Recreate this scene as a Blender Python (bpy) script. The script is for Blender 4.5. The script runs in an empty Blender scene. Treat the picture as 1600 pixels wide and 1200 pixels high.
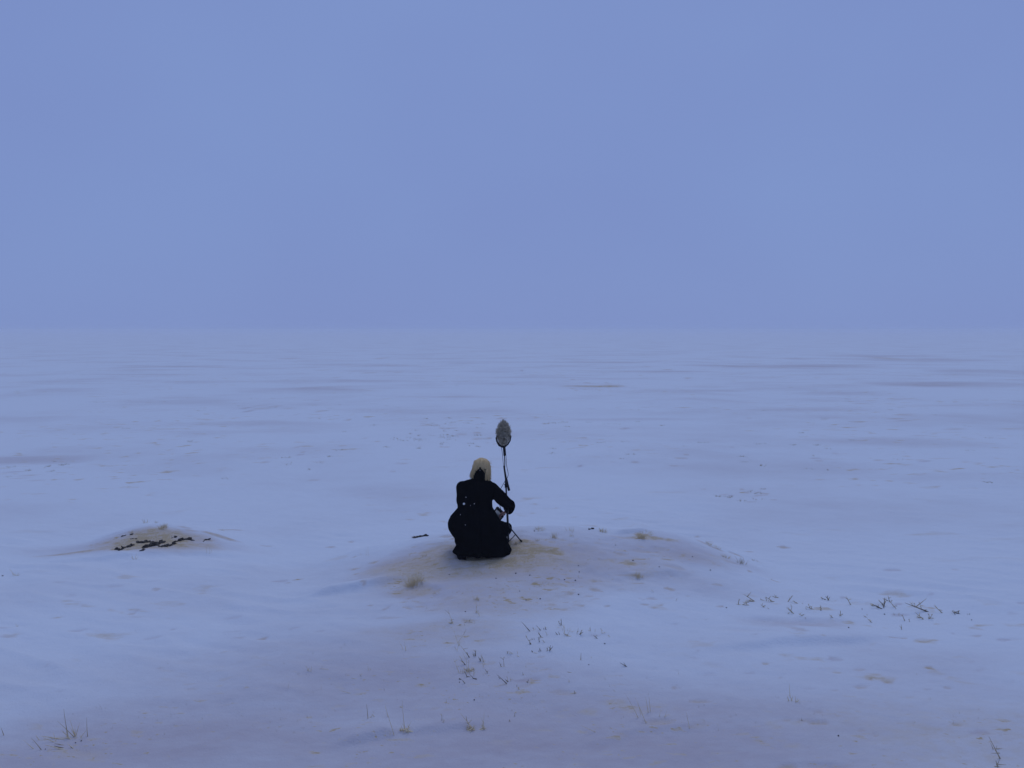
import bpy, bmesh, math, random
import numpy as np
from mathutils import Vector, Matrix, noise as mnoise

random.seed(7)
rng = np.random.default_rng(11)
SC = bpy.context.scene
COL = SC.collection

# ------------------------------------------------------------------ camera, sky, sun, exposure
CAM_H, FPX = 2.6, 1250.0
PITCH = math.atan((600 - 516) / FPX)
cam_d = bpy.data.cameras.new('camera')
cam = bpy.data.objects.new('camera', cam_d)
COL.objects.link(cam)
cam.location = (0, 0, CAM_H)
cam.rotation_euler = (math.pi / 2 - PITCH, 0, 0)
cam_d.sensor_fit = 'HORIZONTAL'
cam_d.sensor_width = 36.0
cam_d.lens = 36.0 * FPX / 1600.0
cam_d.clip_start, cam_d.clip_end = 0.1, 6000
SC.camera = cam

SUN_EL, SUN_AZ = math.radians(62), math.radians(14)     # azimuth measured from +Y towards +X
world = bpy.data.worlds.new('World')
SC.world = world
world.use_nodes = True
nt = world.node_tree
nt.nodes.clear()
w_out = nt.nodes.new('ShaderNodeOutputWorld')
w_bg = nt.nodes.new('ShaderNodeBackground')
w_bg.inputs['Strength'].default_value = 0.10
w_sky = nt.nodes.new('ShaderNodeTexSky')
w_sky.sky_type = 'NISHITA'
w_sky.sun_disc = False
w_sky.sun_elevation = SUN_EL
w_sky.sun_rotation = SUN_AZ
w_tc = nt.nodes.new('ShaderNodeTexCoord')
w_map = nt.nodes.new('ShaderNodeMapping')
w_map.inputs['Scale'].default_value = (1.0, 1.0, 1.6)
w_noise = nt.nodes.new('ShaderNodeTexNoise')
w_noise.inputs['Scale'].default_value = 2.2
w_noise.inputs['Detail'].default_value = 3.0
w_noise.inputs['Roughness'].default_value = 0.45
w_ramp = nt.nodes.new('ShaderNodeValToRGB')
w_ramp.color_ramp.elements[0].position = 0.36
w_ramp.color_ramp.elements[0].color = (1.95, 2.72, 5.64, 1)
w_ramp.color_ramp.elements[1].position = 0.66
w_ramp.color_ramp.elements[1].color = (2.03, 2.90, 5.84, 1)
w_mix = nt.nodes.new('ShaderNodeMixRGB')
w_mix.inputs['Fac'].default_value = 0.97           # thick overcast over a trace of clear sky
L = nt.links.new
L(w_tc.outputs['Generated'], w_map.inputs['Vector'])
L(w_map.outputs['Vector'], w_noise.inputs['Vector'])
L(w_noise.outputs['Fac'], w_ramp.inputs['Fac'])
L(w_sky.outputs['Color'], w_mix.inputs['Color1'])
L(w_ramp.outputs['Color'], w_mix.inputs['Color2'])
L(w_mix.outputs['Color'], w_bg.inputs['Color'])
L(w_bg.outputs['Background'], w_out.inputs['Surface'])

sun_d = bpy.data.lights.new('sun', 'SUN')
sun_d.energy = 0.5
sun_d.angle = math.radians(28)
sun_d.color = (1.0, 0.99, 0.975)
sun = bpy.data.objects.new('sun', sun_d)
COL.objects.link(sun)
_sd = Vector((math.sin(SUN_AZ) * math.cos(SUN_EL), math.cos(SUN_AZ) * math.cos(SUN_EL), math.sin(SUN_EL)))
sun.rotation_euler = (-_sd).to_track_quat('-Z', 'Y').to_euler()
sun.location = (0, 0, 30)

SC.view_settings.view_transform = 'Standard'
SC.view_settings.look = 'None'
SC.view_settings.exposure = 0.0
SC.view_settings.gamma = 1.0
SC.view_settings.use_curve_mapping = False
SC.render.engine = 'CYCLES'
SC.cycles.use_denoising = True
SC.cycles.max_bounces = 8
SC.cycles.diffuse_bounces = 4
SC.cycles.volume_bounces = 2

# ------------------------------------------------------------------ measuring helpers
CP, SP = math.cos(PITCH), math.sin(PITCH)


def ray(px, py):
    u, v = (px - 800.0) / FPX, -(py - 600.0) / FPX
    return np.array([u, CP + v * SP, -SP + v * CP])


def at(px, py, Y):
    d = ray(px, py)
    t = Y / d[1]
    return Vector((d[0] * t, Y, CAM_H + d[2] * t))


# ------------------------------------------------------------------ value noise (vectorised)
def _hash(ix, iy, seed):
    h = (ix.astype(np.int64) * 374761393 + iy.astype(np.int64) * 668265263 + seed * 1442695041) & 0xFFFFFFFF
    h = ((h ^ (h >> 13)) * 1274126177) & 0xFFFFFFFF
    h = h ^ (h >> 16)
    return (h & 0xFFFFFF) / float(0xFFFFFF)


def vnoise(x, y, seed=0):
    xi, yi = np.floor(x), np.floor(y)
    fx, fy = x - xi, y - yi
    fx = fx * fx * fx * (fx * (fx * 6 - 15) + 10)
    fy = fy * fy * fy * (fy * (fy * 6 - 15) + 10)
    a, b = _hash(xi, yi, seed), _hash(xi + 1, yi, seed)
    c, d = _hash(xi, yi + 1, seed), _hash(xi + 1, yi + 1, seed)
    return (a * (1 - fx) + b * fx) * (1 - fy) + (c * (1 - fx) + d * fx) * fy


def fbm(x, y, seed=0, octv=4, gain=0.5):
    s, amp, tot = 0.0, 1.0, 0.0
    for k in range(octv):
        s = s + amp * vnoise(x * 2 ** k + 17.3 * k, y * 2 ** k - 9.1 * k, seed + k * 7)
        tot += amp
        amp *= gain
    return s / tot


def sstep(a, b, x):
    t = np.clip((x - a) / (b - a), 0, 1)
    return t * t * (3 - 2 * t)


# ------------------------------------------------------------------ the terrain
def bump2(x, y, cx, cy, rx, ry_near, ry_far, p=1.0):
    dy = y - cy
    ry = np.where(dy > 0, ry_far, ry_near)
    q = ((x - cx) / rx) ** 2 + (dy / ry) ** 2
    return np.exp(-q ** p)


def crest(pts, yc, sl):
    """crest line from points of its outline in the photograph, at the knoll's own distance"""
    kx, kz = [], []
    mid = at(*pts[len(pts) // 2], yc).x
    for (px, py) in pts:
        q = at(px, py, yc)
        q = at(px, py, yc + sl * (q.x - mid))
        kx.append(q.x)
        kz.append(max(q.z, 0))
    fx_ = np.linspace(kx[0], kx[-1], 60)
    fz_ = np.interp(fx_, kx, kz)
    k = np.hanning(9) / np.hanning(9).sum()
    return fx_, np.maximum(np.convolve(np.pad(fz_, 4, mode='edge'), k, 'valid'), 0), yc, sl


_a = crest([(470, 899), (520, 872), (560, 858), (600, 849), (640, 841), (690, 836), (760, 827), (850, 821), (900, 824), (950, 827), (1000, 831), (1050, 839), (1100, 849), (1150, 864), (1185, 876), (1230, 895)], 8.85, -.03)
_b = crest([(-20, 897), (40, 880), (90, 862), (140, 842), (190, 826), (230, 818), (260, 817), (300, 821), (340, 829), (375, 838), (420, 858), (470, 880)], 9.75, .0)
KNOLLS = [(_a[0], _a[1], _a[2], 1.45, .42, _a[3]), (_b[0], _b[1], _b[2], .62, .40, _b[3])]


def height0(x, y):
    near = np.exp(-np.maximum(y - 10, 0) / 25.0)
    wx, wy = x + 0.5 * (fbm(x * 0.8, y * 0.8, 31) - .5), y + 0.5 * (fbm(x * 0.8, y * 0.8, 41) - .5)
    h = 0.16 * (fbm(x / 5.0, y / 6.0, 1, 3) - 0.5)
    h = h + 0.3 * (fbm(x / 40.0, y / 90.0, 2, 4) - 0.5) * sstep(16, 70, y)
    # the two knolls: measured crest lines, steep lee behind, long apron towards the camera
    for (kx, kz, yc, near_, far_, slope_) in KNOLLS:
        hc = np.interp(wx * .6 + x * .4, kx, kz)
        dy = y - (yc + slope_ * (x - kx[len(kx) // 2]))
        g = np.where(dy > 0, np.exp(-(dy / far_) ** 2), np.exp(-np.abs(dy / near_) ** 1.8))
        m = g * np.clip(hc / .10, 0, 1)
        h = h * (1 - m) + hc * g
    h = h + 0.10 * bump2(wx, wy, -0.2, 6.7, 1.5, 1.0, 1.0, 1.0)
    kn = bump2(x, y, 0.1, 8.0, 2.2, 2.2, 1.2, 1.5)
    h = h + kn * (.045 * (fbm(x * 2.6, y * 3.4, 61, 4) - .5) + .018 * (fbm(x * 9, y * 13, 67, 3) - .5))
    # drift waves, fine ripples
    s = x * 0.94 - y * 0.34
    t = x * 0.34 + y * 0.94
    r = fbm(s * 0.9, t * 2.6, 5, 3)
    h = h + near * 0.05 * (1 - np.abs(2 * r - 1)) * sstep(.45, .75, fbm(x * .5, y * .5, 77, 2))
    h = h + near * 0.018 * (fbm(s * 2.2, t * 6.0, 9, 3) - .5)
    h = h + near * 0.009 * (fbm(x * 9.0, y * 12.0, 13, 3) - .5) * (0.4 + fbm(x * .9, y * .9, 15, 2))
    return h


def hit(px, py, hf):
    d = ray(px, py)
    lo, hi = (CAM_H - 0.95) / -d[2], (CAM_H + 0.35) / -d[2]
    ts = np.arange(lo, hi, 0.02 if py > 700 else 0.1)
    X, Y, Z = d[0] * ts, d[1] * ts, CAM_H + d[2] * ts
    below = np.nonzero(Z < hf(X, Y))[0]
    i = below[0] if len(below) else len(ts) - 1
    a, b = ts[max(i - 1, 0)], ts[i]
    if i > 0:
        g2_ = hf(X[i - 1:i + 1], Y[i - 1:i + 1])
        e0, e1 = Z[i - 1] - g2_[0], Z[i] - g2_[1]
        b = a + (b - a) * e0 / max(e0 - e1, 1e-9)
    return Vector((d[0] * b, d[1] * b, CAM_H + d[2] * b))


# wind scoops and bare dashes seen in the snow: px, py, width px, height px, soil (dirt, and tint that darkens weakly shaded dents), depth (m), tilt
SCOOPS = [
    (1411, 997, 22, 4, .75, .010, -.15), (1528, 993, 30, 4, .5, .008, -.1), (1453, 1043, 13, 5, .85, .012, 0),
    (1304, 1029, 18, 7, .3, .010, 0), (1343, 1046, 22, 4, .4, .010, -.2), (1359, 1061, 12, 4, .6, .012, 0),
    (1344, 1073, 22, 6, .5, .014, -.1), (1387, 1066, 16, 5, .4, .012, 0), (1304, 1078, 12, 4, .5, .010, 0),
    (1481, 1075, 10, 4, .5, .008, 0), (1277, 1112, 13, 6, .5, .012, 0), (1230, 1126, 24, 4, .5, .012, -.1),
    (1258, 1126, 24, 5, .5, .014, 0), (1283, 1129, 28, 7, .7, .020, 0), (1496, 1132, 20, 6, .7, .014, 0),
    (1368, 1149, 12, 5, .5, .012, 0), (1184, 1157, 22, 6, .5, .014, 0), (1345, 1140, 16, 5, .5, .010, -.2),
    (1220, 1058, 14, 3, .45, .006, -.1), (1198, 1037, 14, 4, .4, .008, 0), (1100, 1096, 22, 6, .6, .012, 0),
    (1035, 1132, 60, 11, .55, .025, -.05), (1100, 1133, 44, 9, .5, .015, -.25), (970, 1152, 24, 6, .5, .012, 0),
    (845, 1026, 16, 5, .8, .010, 0), (1053, 1075, 12, 4, .7, .010, 0), (1086, 1096, 14, 5, .7, .010, 0),
    (968, 1055, 9, 4, .7, .008, 0), (902, 945, 20, 4, .5, .008, 0), (732, 970, 20, 6, .6, .008, 0),
    (678, 953, 30, 6, .5, .008, -.2), (1052, 888, 60, 6, .45, .015, 0), (998, 874, 40, 4, .7, .010, 0),
    (1012, 862, 46, 5, .5, .010, 0), (970, 866, 18, 4, .7, .008, 0), (985, 882, 22, 5, .5, .008, .3),
    (985, 840, 44, 7, .75, .012, 0), (980, 901, 40, 3, .7, .008, 0), (860, 920, 26, 3, .6, .006, .2),
    (820, 940, 20, 3, .7, .005, 0), (845, 912, 24, 6, .6, .006, 0), (790, 935, 14, 4, .6, .005, 0),
    (930, 908, 16, 4, .5, .006, 0), (1270, 975, 190, 22, .45, .035, -.03), (1248, 988, 26, 9, .45, .010, .3),
    (1190, 990, 130, 16, .22, .020, 0), (700, 935, 18, 6, .5, .006, 0), (680, 925, 20, 7, .6, .006, -.2),
    (664, 868, 18, 5, .7, .005, 0), (668, 879, 22, 5, .5, .005, 0), (640, 935, 16, 5, .5, .006, -.3),
    (602, 951, 18, 8, .6, .012, -.4), (606, 966, 40, 4, .4, .006, -.15), (412, 998, 15, 6, .8, .008, 0),
    (247, 920, 18, 5, .5, .008, 0), (206, 959, 8, 4, .5, .006, 0), (247, 1045, 16, 4, .5, .008, -.1),
    (303, 1075, 28, 6, .4, .014, 0), (162, 1170, 20, 4, .8, .010, 0), (355, 1153, 10, 5, .6, .006, 0),
    (448, 1159, 14, 4, .6, .010, 0), (495, 1176, 14, 5, .7, .010, 0), (460, 1181, 9, 4, .6, .010, 0),
    (348, 1019, 14, 4, .4, .006, 0), (870, 1080, 20, 4, .5, .006, -.2), (885, 1083, 40, 5, .45, .008, -.1),
    (820, 1062, 60, 6, .35, .006, -.15), (818, 1072, 26, 4, .4, .006, -.1), (1530, 1145, 40, 10, .3, .010, 0),
    (1232, 1200, 26, 10, .9, .015, 0), (1300, 1197, 120, 8, .4, .02, 0), (700, 1110, 14, 5, .5, .006, 0),
    (708, 1130, 16, 4, .5, .006, 0), (120, 1178, 80, 24, .3, .02, 0), (680, 1108, 18, 5, .4, .006, 0),
    (1493, 890, 12, 4, .4, .008, 0), (1395, 890, 36, 4, .25, .01, 0), (655, 838, 34, 4, .8, .01, 0),
    (700, 838, 26, 4, .6, .004, 0), (1115, 855, 40, 6, .6, .004, .5), (1152, 867, 26, 4, .5, .004, .3),
    (1170, 862, 20, 3, .4, .004, 0), (1140, 878, 34, 5, .4, .004, 0), (560, 912, 120, 8, .35, .02, -.08),
    # bare patches of the left knoll
    (240, 848, 150, 30, 1.0, .000, 0), (250, 834, 70, 8, .5, 0, 0), (315, 843, 60, 6, .8, 0, -.1), (150, 861, 70, 10, .6, 0, -.12),
    (105, 868, 40, 5, .6, 0, 0), (150, 858, 36, 3, .7, .004, -.1), (340, 838, 60, 4, .6, 0, .08), (285, 823, 30, 4, .5, 0, .25), (300, 829, 30, 4, .5, 0, .2),
    (350, 828, 50, 4, .6, 0, .25), (205, 860, 90, 22, .8, 0, 0), (200, 832, 60, 6, .3, 0, -.1),
    # trampled soil under the coat
    (765, 872, 150, 34, .85, .0, 0), (820, 858, 130, 26, .75, 0, 0), (735, 886, 200, 34, .55, 0, 0), (820, 880, 260, 60, .35, 0, 0),
    (690, 860, 80, 26, .55, 0, 0), (900, 862, 130, 26, .5, 0, 0), (860, 900, 130, 16, .5, 0, 0), (640, 925, 100, 22, .5, 0, 0), (940, 865, 260, 40, .22, 0, 0), (760, 940, 330, 90, .20, 0, 0), (720, 1010, 420, 140, .14, 0, 0),
    (800, 1185, 2600, 640, .48, 0, 0), (60, 1196, 330, 40, .42, 0, 0),    (600, 571, 170, 6, .45, 0, 0), (890, 566, 280, 7, .45, 0, 0), (1230, 572, 340, 8, .49, 0, 0), (1450, 601, 280, 9, .49, 0, 0), (1180, 597, 190, 6, .4, 0, 0),  # broad darker tone over the near ground, tan corner, then far streaks
    (820, 590, 220, 7, .45, 0, 0), (930, 603, 70, 4, .9, 0, 0), (480, 606, 220, 7, .4, 0, 0), (300, 573, 220, 7, .45, 0, 0), (1430, 563, 260, 6, .4, 0, 0), (1050, 580, 170, 5, .45, 0, 0),
    (120, 600, 240, 9, .4, 0, 0), (700, 620, 190, 7, .35, 0, 0), (1250, 640, 300, 12, .35, 0, 0), (400, 660, 260, 12, .3, 0, 0), (60, 720, 200, 14, .4, 0, 0), (1400, 690, 300, 18, .35, 0, 0),
    (800, 930, 340, 84, .52, 0, 0), (930, 882, 270, 44, .52, 0, 0), (650, 898, 200, 44, .52, 0, 0), (745, 880, 260, 40, .6, 0, 0), (1080, 872, 200, 24, .5, 0, 0), (720, 985, 300, 90, .5, 0, 0),
    (240, 838, 130, 26, .75, 0, 0), (270, 832, 90, 12, .6, 0, 0), (120, 864, 130, 10, .6, 0, -.08),
    (1000, 553, 260, 5, .45, 0, 0), (1350, 556, 200, 5, .4, 0, 0), (700, 560, 200, 5, .4, 0, 0), (200, 585, 220, 6, .4, 0, 0), (950, 575, 150, 4, .45, 0, 0), (1520, 580, 200, 6, .45, 0, 0),
    (1080, 610, 200, 6, .35, 0, 0), (560, 595, 160, 5, .4, 0, 0), (1330, 615, 160, 6, .35, 0, 0), (1000, 655, 220, 9, .3, 0, 0), (345, 838, 90, 6, .6, 0, .08), (230, 860, 240, 22, .5, 0, 0),
    (1040, 850, 180, 26, .22, 0, 0), (870, 872, 620, 110, .60, 0, 0), (1060, 858, 240, 40, .49, 0, 0), (640, 880, 220, 60, .49, 0, 0), (700, 930, 300, 80, .35, 0, 0), (190, 850, 340, 60, .4, 0, 0), (690, 920, 160, 26, .3, 0, 0), (860, 905, 160, 24, .3, 0, 0), (650, 905, 40, 14, .5, 0, 0),  # darker, greyer tone over the knoll fronts, setting off their crests
    (160, 1165, 700, 120, .6, .0, 0), (700, 1180, 1100, 90, .55, 0, 0), (420, 1040, 520, 130, .3, 0, 0), (640, 1090, 700, 110, .3, 0, 0), (1500, 1150, 520, 110, .5, 0, 0), (1000, 1120, 700, 80, .35, 0, 0), (1450, 1040, 400, 80, .3, 0, 0), (30, 930, 260, 60, .12, 0, 0), (1400, 1120, 420, 120, .10, 0, 0),  # more broad darker, greyer tone across the near ground
]
_r = random.Random(5)
for _i in range(190):       # flecks of straw and soil on the knoll front
    _y = 838 + 118 * _r.random() ** 1.1
    _x = _r.gauss(820, 150)
    _w = _r.uniform(6, 24)
    SCOOPS.append((_x, _y, _w, _r.uniform(2.0, 4.5), _r.uniform(.4, .95), .004, _r.uniform(-.2, .3)))
for _i in range(150):       # small wind marks over the near snow
    SCOOPS.append((_r.uniform(0, 1600), _r.uniform(905, 1195), _r.uniform(8, 30), _r.uniform(2.5, 5), _r.uniform(.08, .26), .008, _r.uniform(-.25, .05)))
for (_cx, _cy, _sx, _sy, _n) in [(700, 684, 55, 16, 26), (690, 660, 25, 4, 5), (1170, 772, 40, 7, 12), (935, 603, 30, 4, 9), (630, 580, 40, 4, 6), (400, 632, 60, 12, 8),
                                 (1395, 638, 60, 10, 8), (870, 660, 60, 10, 9), (80, 730, 50, 14, 9), (520, 720, 120, 20, 8), (1420, 700, 120, 30, 12), (1000, 700, 160, 30, 10),
                                 (300, 570, 160, 12, 10), (1150, 575, 200, 10, 12), (480, 640, 50, 6, 5), (1230, 730, 100, 20, 8)]:
    for _i in range(_n):
        SCOOPS.append((_r.gauss(_cx, _sx), max(560, _r.gauss(_cy, _sy)), _r.uniform(8, 24), _r.uniform(2, 3.0), _r.uniform(.3, .6), .006, 0))
SC_W = []
for (px, py, w, hh, soil, dep, tilt) in SCOOPS:
    if w < 70 and dep > 0:
        soil *= .85
    p = hit(px, min(py, 1200), height0)
    d = math.hypot(p.y, CAM_H - p.z)
    k = (CAM_H - p.z) / d
    slope = 0.35 if (abs(px - 240) < 140 and py < 872) else (0.12 if 600 < px < 1200 and py < 1000 else 0.0)
    SC_W.append((w, p.x, p.y, 0.5 * w * d / FPX, max(0.5 * hh * d / FPX / (k + slope), 0.015), soil, dep, tilt))


def scoops(x, y):
    """depth, bare-soil and grey veil amounts from the dashes and wide tones; works on flat arrays"""
    dz, so, ve = np.zeros_like(x), np.zeros_like(x), np.zeros_like(x)
    for i, (wpx, cx, cy, rx, ry, soil, dep, tilt) in enumerate(SC_W):
        R = max(rx, ry * 2) * 2.2 + 0.05
        m = (np.abs(x - cx) < R) & (np.abs(y - cy) < R)
        if not m.any():
            continue
        xx, yy = x[m] - cx, y[m] - cy
        yy = yy + tilt * xx * (ry / rx) * 3
        n = fbm(x[m] * 7 / max(rx, .09) * .12, y[m] * 15 / max(rx, .09) * .12, 100 + i, 4)
        n2 = fbm(x[m] * 14, y[m] * 26, 300 + i, 3)
        q = np.sqrt((xx / rx) ** 2 + (yy / ry) ** 2) + (1.7 if wpx < 70 else 1.3) * (n - .5)
        f = 1 - sstep(0.45, 1.05 + (0.6 if rx > .5 else 0), q)
        if wpx < 110 and soil < .3:
            ve[m] = np.maximum(ve[m], f * soil * 2.2 * (.5 + n2))
        elif wpx >= 110 and .5 <= soil < .55:
            f = 1 - sstep(.05, 1.2, q)
            so[m] = np.maximum(so[m], f * .30 * np.clip(.1 + 1.8 * (n2 - .12), 0, 1.6))
            ve[m] = np.maximum(ve[m], f * .35)
        elif (wpx >= 110 and soil < .5) or wpx > 380:
            f = (1 - sstep(.1, 1.25, q)) * (0.7 + .6 * n2)
            ve[m] = 1 - (1 - ve[m]) * (1 - f * soil)
        else:
            so[m] = np.maximum(so[m], f * soil * (0.55 + 0.9 * n2) * (.72 if wpx < 70 else 1))
            ve[m] = np.maximum(ve[m], f * soil * .8)
        if dep > 0:
            # a scoop: steep far lip, gentle near side
            g = (1 - sstep(0.2, 1.15, q)) * (1 + 0.6 * np.clip(yy / ry, -1, 1))
            dz[m] -= dep * .6 * g
    return dz, np.clip(so, 0, 1), np.clip(ve, 0, 1)


# long drift lips: px0, py0, px1, py1, height, width
LIPS = []
for (a, b, c, d, hgt, wid) in [(470, 934, 640, 903, .045, .30), (520, 1166, 625, 1140, .030, .22), (625, 1142, 760, 1130, .02, .2),
                               (1090, 1012, 1400, 996, .03, .35), (960, 905, 1075, 892, .02, .25), (640, 912, 700, 920, .02, .15),
                               (900, 1160, 1130, 1128, .015, .25), (60, 880, 420, 868, .02, .35), (960, 834, 1020, 830, .02, .12)]:
    p, q = hit(a, b, height0), hit(c, d, height0)
    LIPS.append((p.x, p.y, q.x, q.y, hgt, wid))


def lips(x, y):
    h = np.zeros_like(x)
    for (x0, y0, x1, y1, hgt, wid) in LIPS:
        L_ = math.hypot(x1 - x0, y1 - y0)
        ux, uy = (x1 - x0) / L_, (y1 - y0) / L_
        m = (np.abs(x - (x0 + x1) / 2) < L_) & (np.abs(y - (y0 + y1) / 2) < L_ / 2 + 3 * wid)
        if not m.any():
            continue
        s = ((x[m] - x0) * ux + (y[m] - y0) * uy) / L_
        t = -(x[m] - x0) * uy + (y[m] - y0) * ux
        t = t + 0.10 * (fbm(x[m] * 2.2, y[m] * 2.2, 55, 3) - .5)
        e = sstep(-.1, .3, s) * (1 - sstep(.7, 1.1, s))
        prof = np.where(t > 0, np.exp(-(t / wid) ** 2 * 1.4), np.exp(-(t / (wid * .18)) ** 2))
        h[m] += 1.6 * hgt * e * prof
    return h


def height(x, y):
    """height of the finished ground sheet (bilinear in its own grid)"""
    x, y = np.asarray(x, float), np.asarray(y, float)
    i = np.clip(np.searchsorted(gx, x) - 1, 0, len(gx) - 2)
    j = np.clip(np.searchsorted(gy, y) - 1, 0, len(gy) - 2)
    u, v = (x - gx[i]) / (gx[i + 1] - gx[i]), (y - gy[j]) / (gy[j + 1] - gy[j])
    return (FZ[j, i] * (1 - u) + FZ[j, i + 1] * u) * (1 - v) + (FZ[j + 1, i] * (1 - u) + FZ[j + 1, i + 1] * u) * v


def ground_pt(px, py):
    return hit(px, py, height)


def hz(x, y):
    return float(height(np.array([x]), np.array([y]))[0])


# ------------------------------------------------------------------ materials
def mat(name, base, rough=0.8, spec=0.25, noise_amt=0.0, noise_scale=30.0, noise_col=None, bump=0.0, bump_scale=200.0, sheen=0.0, metal=0.0):
    m = bpy.data.materials.new(name)
    m.use_nodes = True
    n = m.node_tree
    b = n.nodes['Principled BSDF']
    b.inputs['Base Color'].default_value = (*base, 1)
    b.inputs['Roughness'].default_value = rough
    b.inputs['Specular IOR Level'].default_value = spec
    b.inputs['Metallic'].default_value = metal
    if sheen:
        b.inputs['Sheen Weight'].default_value = sheen
    tc = n.nodes.new('ShaderNodeTexCoord')
    if noise_amt > 0:
        t = n.nodes.new('ShaderNodeTexNoise')
        t.inputs['Scale'].default_value = noise_scale
        t.inputs['Detail'].default_value = 5
        r = n.nodes.new('ShaderNodeValToRGB')
        c2 = noise_col or tuple(min(1, c * (1 + noise_amt)) for c in base)
        r.color_ramp.elements[0].position, r.color_ramp.elements[1].position = .35, .65
        r.color_ramp.elements[0].color = (*base, 1)
        r.color_ramp.elements[1].color = (*c2, 1)
        n.links.new(tc.outputs['Object'], t.inputs['Vector'])
        n.links.new(t.outputs['Fac'], r.inputs['Fac'])
        n.links.new(r.outputs['Color'], b.inputs['Base Color'])
    if bump > 0:
        t2 = n.nodes.new('ShaderNodeTexNoise')
        t2.inputs['Scale'].default_value = bump_scale
        t2.inputs['Detail'].default_value = 4
        bp = n.nodes.new('ShaderNodeBump')
        bp.inputs['Strength'].default_value = bump
        bp.inputs['Distance'].default_value = 0.004
        n.links.new(tc.outputs['Object'], t2.inputs['Vector'])
        n.links.new(t2.outputs['Fac'], bp.inputs['Height'])
        n.links.new(bp.outputs['Normal'], b.inputs['Normal'])
    return m


SNOW = (.692, .744, .788, 1)


def snow_material():
    m = bpy.data.materials.new('snow_ground')
    m.use_nodes = True
    n = m.node_tree
    b = n.nodes['Principled BSDF']
    b.inputs['Roughness'].default_value = 0.75
    b.inputs['Specular IOR Level'].default_value = 0.12
    lk = n.links.new
    tc = n.nodes.new('ShaderNodeTexCoord')
    at_ = n.nodes.new('ShaderNodeAttribute')
    at_.attribute_name = 'soil'

    def nz(scale, detail, rough=.55, vec=None, stretch=None):
        t = n.nodes.new('ShaderNodeTexNoise')
        t.inputs['Scale'].default_value = scale
        t.inputs['Detail'].default_value = detail
        t.inputs['Roughness'].default_value = rough
        if stretch:
            mp = n.nodes.new('ShaderNodeMapping')
            mp.inputs['Scale'].default_value = stretch
            mp.inputs['Rotation'].default_value = (0, 0, math.radians(-12))
            lk(tc.outputs['Object'], mp.inputs['Vector'])
            lk(mp.outputs['Vector'], t.inputs['Vector'])
        else:
            lk(tc.outputs['Object'], t.inputs['Vector'])
        return t.outputs['Fac']

    def math_(op, a, bb):
        k = n.nodes.new('ShaderNodeMath')
        k.operation = op
        k.use_clamp = True
        for i, v in enumerate((a, bb)):
            if isinstance(v, (int, float)):
                k.inputs[i].default_value = v
            else:
                lk(v, k.inputs[i])
        return k.outputs[0]

    def rng_(v, a, bb, c=0.0, d=1.0):
        k = n.nodes.new('ShaderNodeMapRange')
        k.interpolation_type = 'SMOOTHSTEP'
        k.inputs['From Min'].default_value, k.inputs['From Max'].default_value = a, bb
        k.inputs['To Min'].default_value, k.inputs['To Max'].default_value = c, d
        lk(v, k.inputs['Value'])
        return k.outputs[0]

    # wide thin veils of blown dirt, and short bare streaks, over the whole plain
    veil = rng_(nz(0.16, 5, .6, stretch=(1, 1.4, 1)), .44, .72, 0, .34)
    streak = math_('MULTIPLY', rng_(nz(1.5, 4, .6, stretch=(.30, 1.0, 1)), .60, .74, 0, .55), rng_(nz(.11, 2), .46, .62))
    dash = math_('MULTIPLY', rng_(nz(3.6, 3, .6, stretch=(.6, 1.0, 1)), .58, .70, 0, .8), rng_(nz(.16, 3), .46, .60))
    grain = math_('ADD', math_('MULTIPLY', nz(60, 4, .6), .5), math_('MULTIPLY', nz(13, 5, .65, stretch=(.6, 1.3, 1)), .5))
    av = n.nodes.new('ShaderNodeAttribute')
    av.attribute_name = 'veil'
    thin = math_('ADD', math_('MULTIPLY', av.outputs['Fac'], .8), at_.outputs['Fac'])
    fleck = math_('MULTIPLY', rng_(nz(15, 3, .55, stretch=(.4, 1.0, 1)), .60, .67, 0, .75), math_('MULTIPLY', rng_(thin, .12, .55), rng_(nz(1.1, 3), .42, .60)))
    crumb = math_('MULTIPLY', rng_(nz(38, 2, .5, stretch=(.6, 1.0, 1)), .66, .71, 0, .9), math_('MULTIPLY', rng_(thin, .15, .6), rng_(nz(1.7, 3), .45, .6)))
    soil = math_('ADD', at_.outputs['Fac'], math_('ADD', math_('ADD', fleck, crumb), math_('ADD', streak, dash)))
    veil = math_('ADD', veil, av.outputs['Fac'])  # adds the mapped darker, greyer areas
    veil = math_('MULTIPLY', veil, math_('ADD', .55, math_('MULTIPLY', nz(2.2, 6, .65, stretch=(.5, 1.5, 1)), .9)))
    dev = n.nodes.new('ShaderNodeMath')
    dev.operation = 'SUBTRACT'
    lk(grain, dev.inputs[0])
    dev.inputs[1].default_value = .48
    amt = math_('MULTIPLY', soil, 1.0)
    pr = n.nodes.new('ShaderNodeMath')
    pr.operation = 'MULTIPLY_ADD'
    lk(dev.outputs[0], pr.inputs[0])
    k3 = n.nodes.new('ShaderNodeMath')
    k3.operation = 'MULTIPLY'
    lk(amt, k3.inputs[0])
    k3.inputs[1].default_value = 3.2
    lk(k3.outputs[0], pr.inputs[1])
    lk(soil, pr.inputs[2])
    pr.use_clamp = True
    soil = pr.outputs[0]
    ramp = n.nodes.new('ShaderNodeValToRGB')
    e = ramp.color_ramp.elements
    e[0].position, e[0].color = 0.0, (.60, .55, .50, 1)
    e[1].position, e[1].color = 1.0, (.46, .37, .23, 1)
    for p, c in ((.5, (.58, .50, .39)), (.8, (.52, .43, .29))):
        k = e.new(p)
        k.color = (*c, 1)
    lk(soil, ramp.inputs['Fac'])
    vm = n.nodes.new('ShaderNodeMixRGB')
    lk(veil, vm.inputs['Fac'])
    vm.inputs['Color1'].default_value = SNOW
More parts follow.
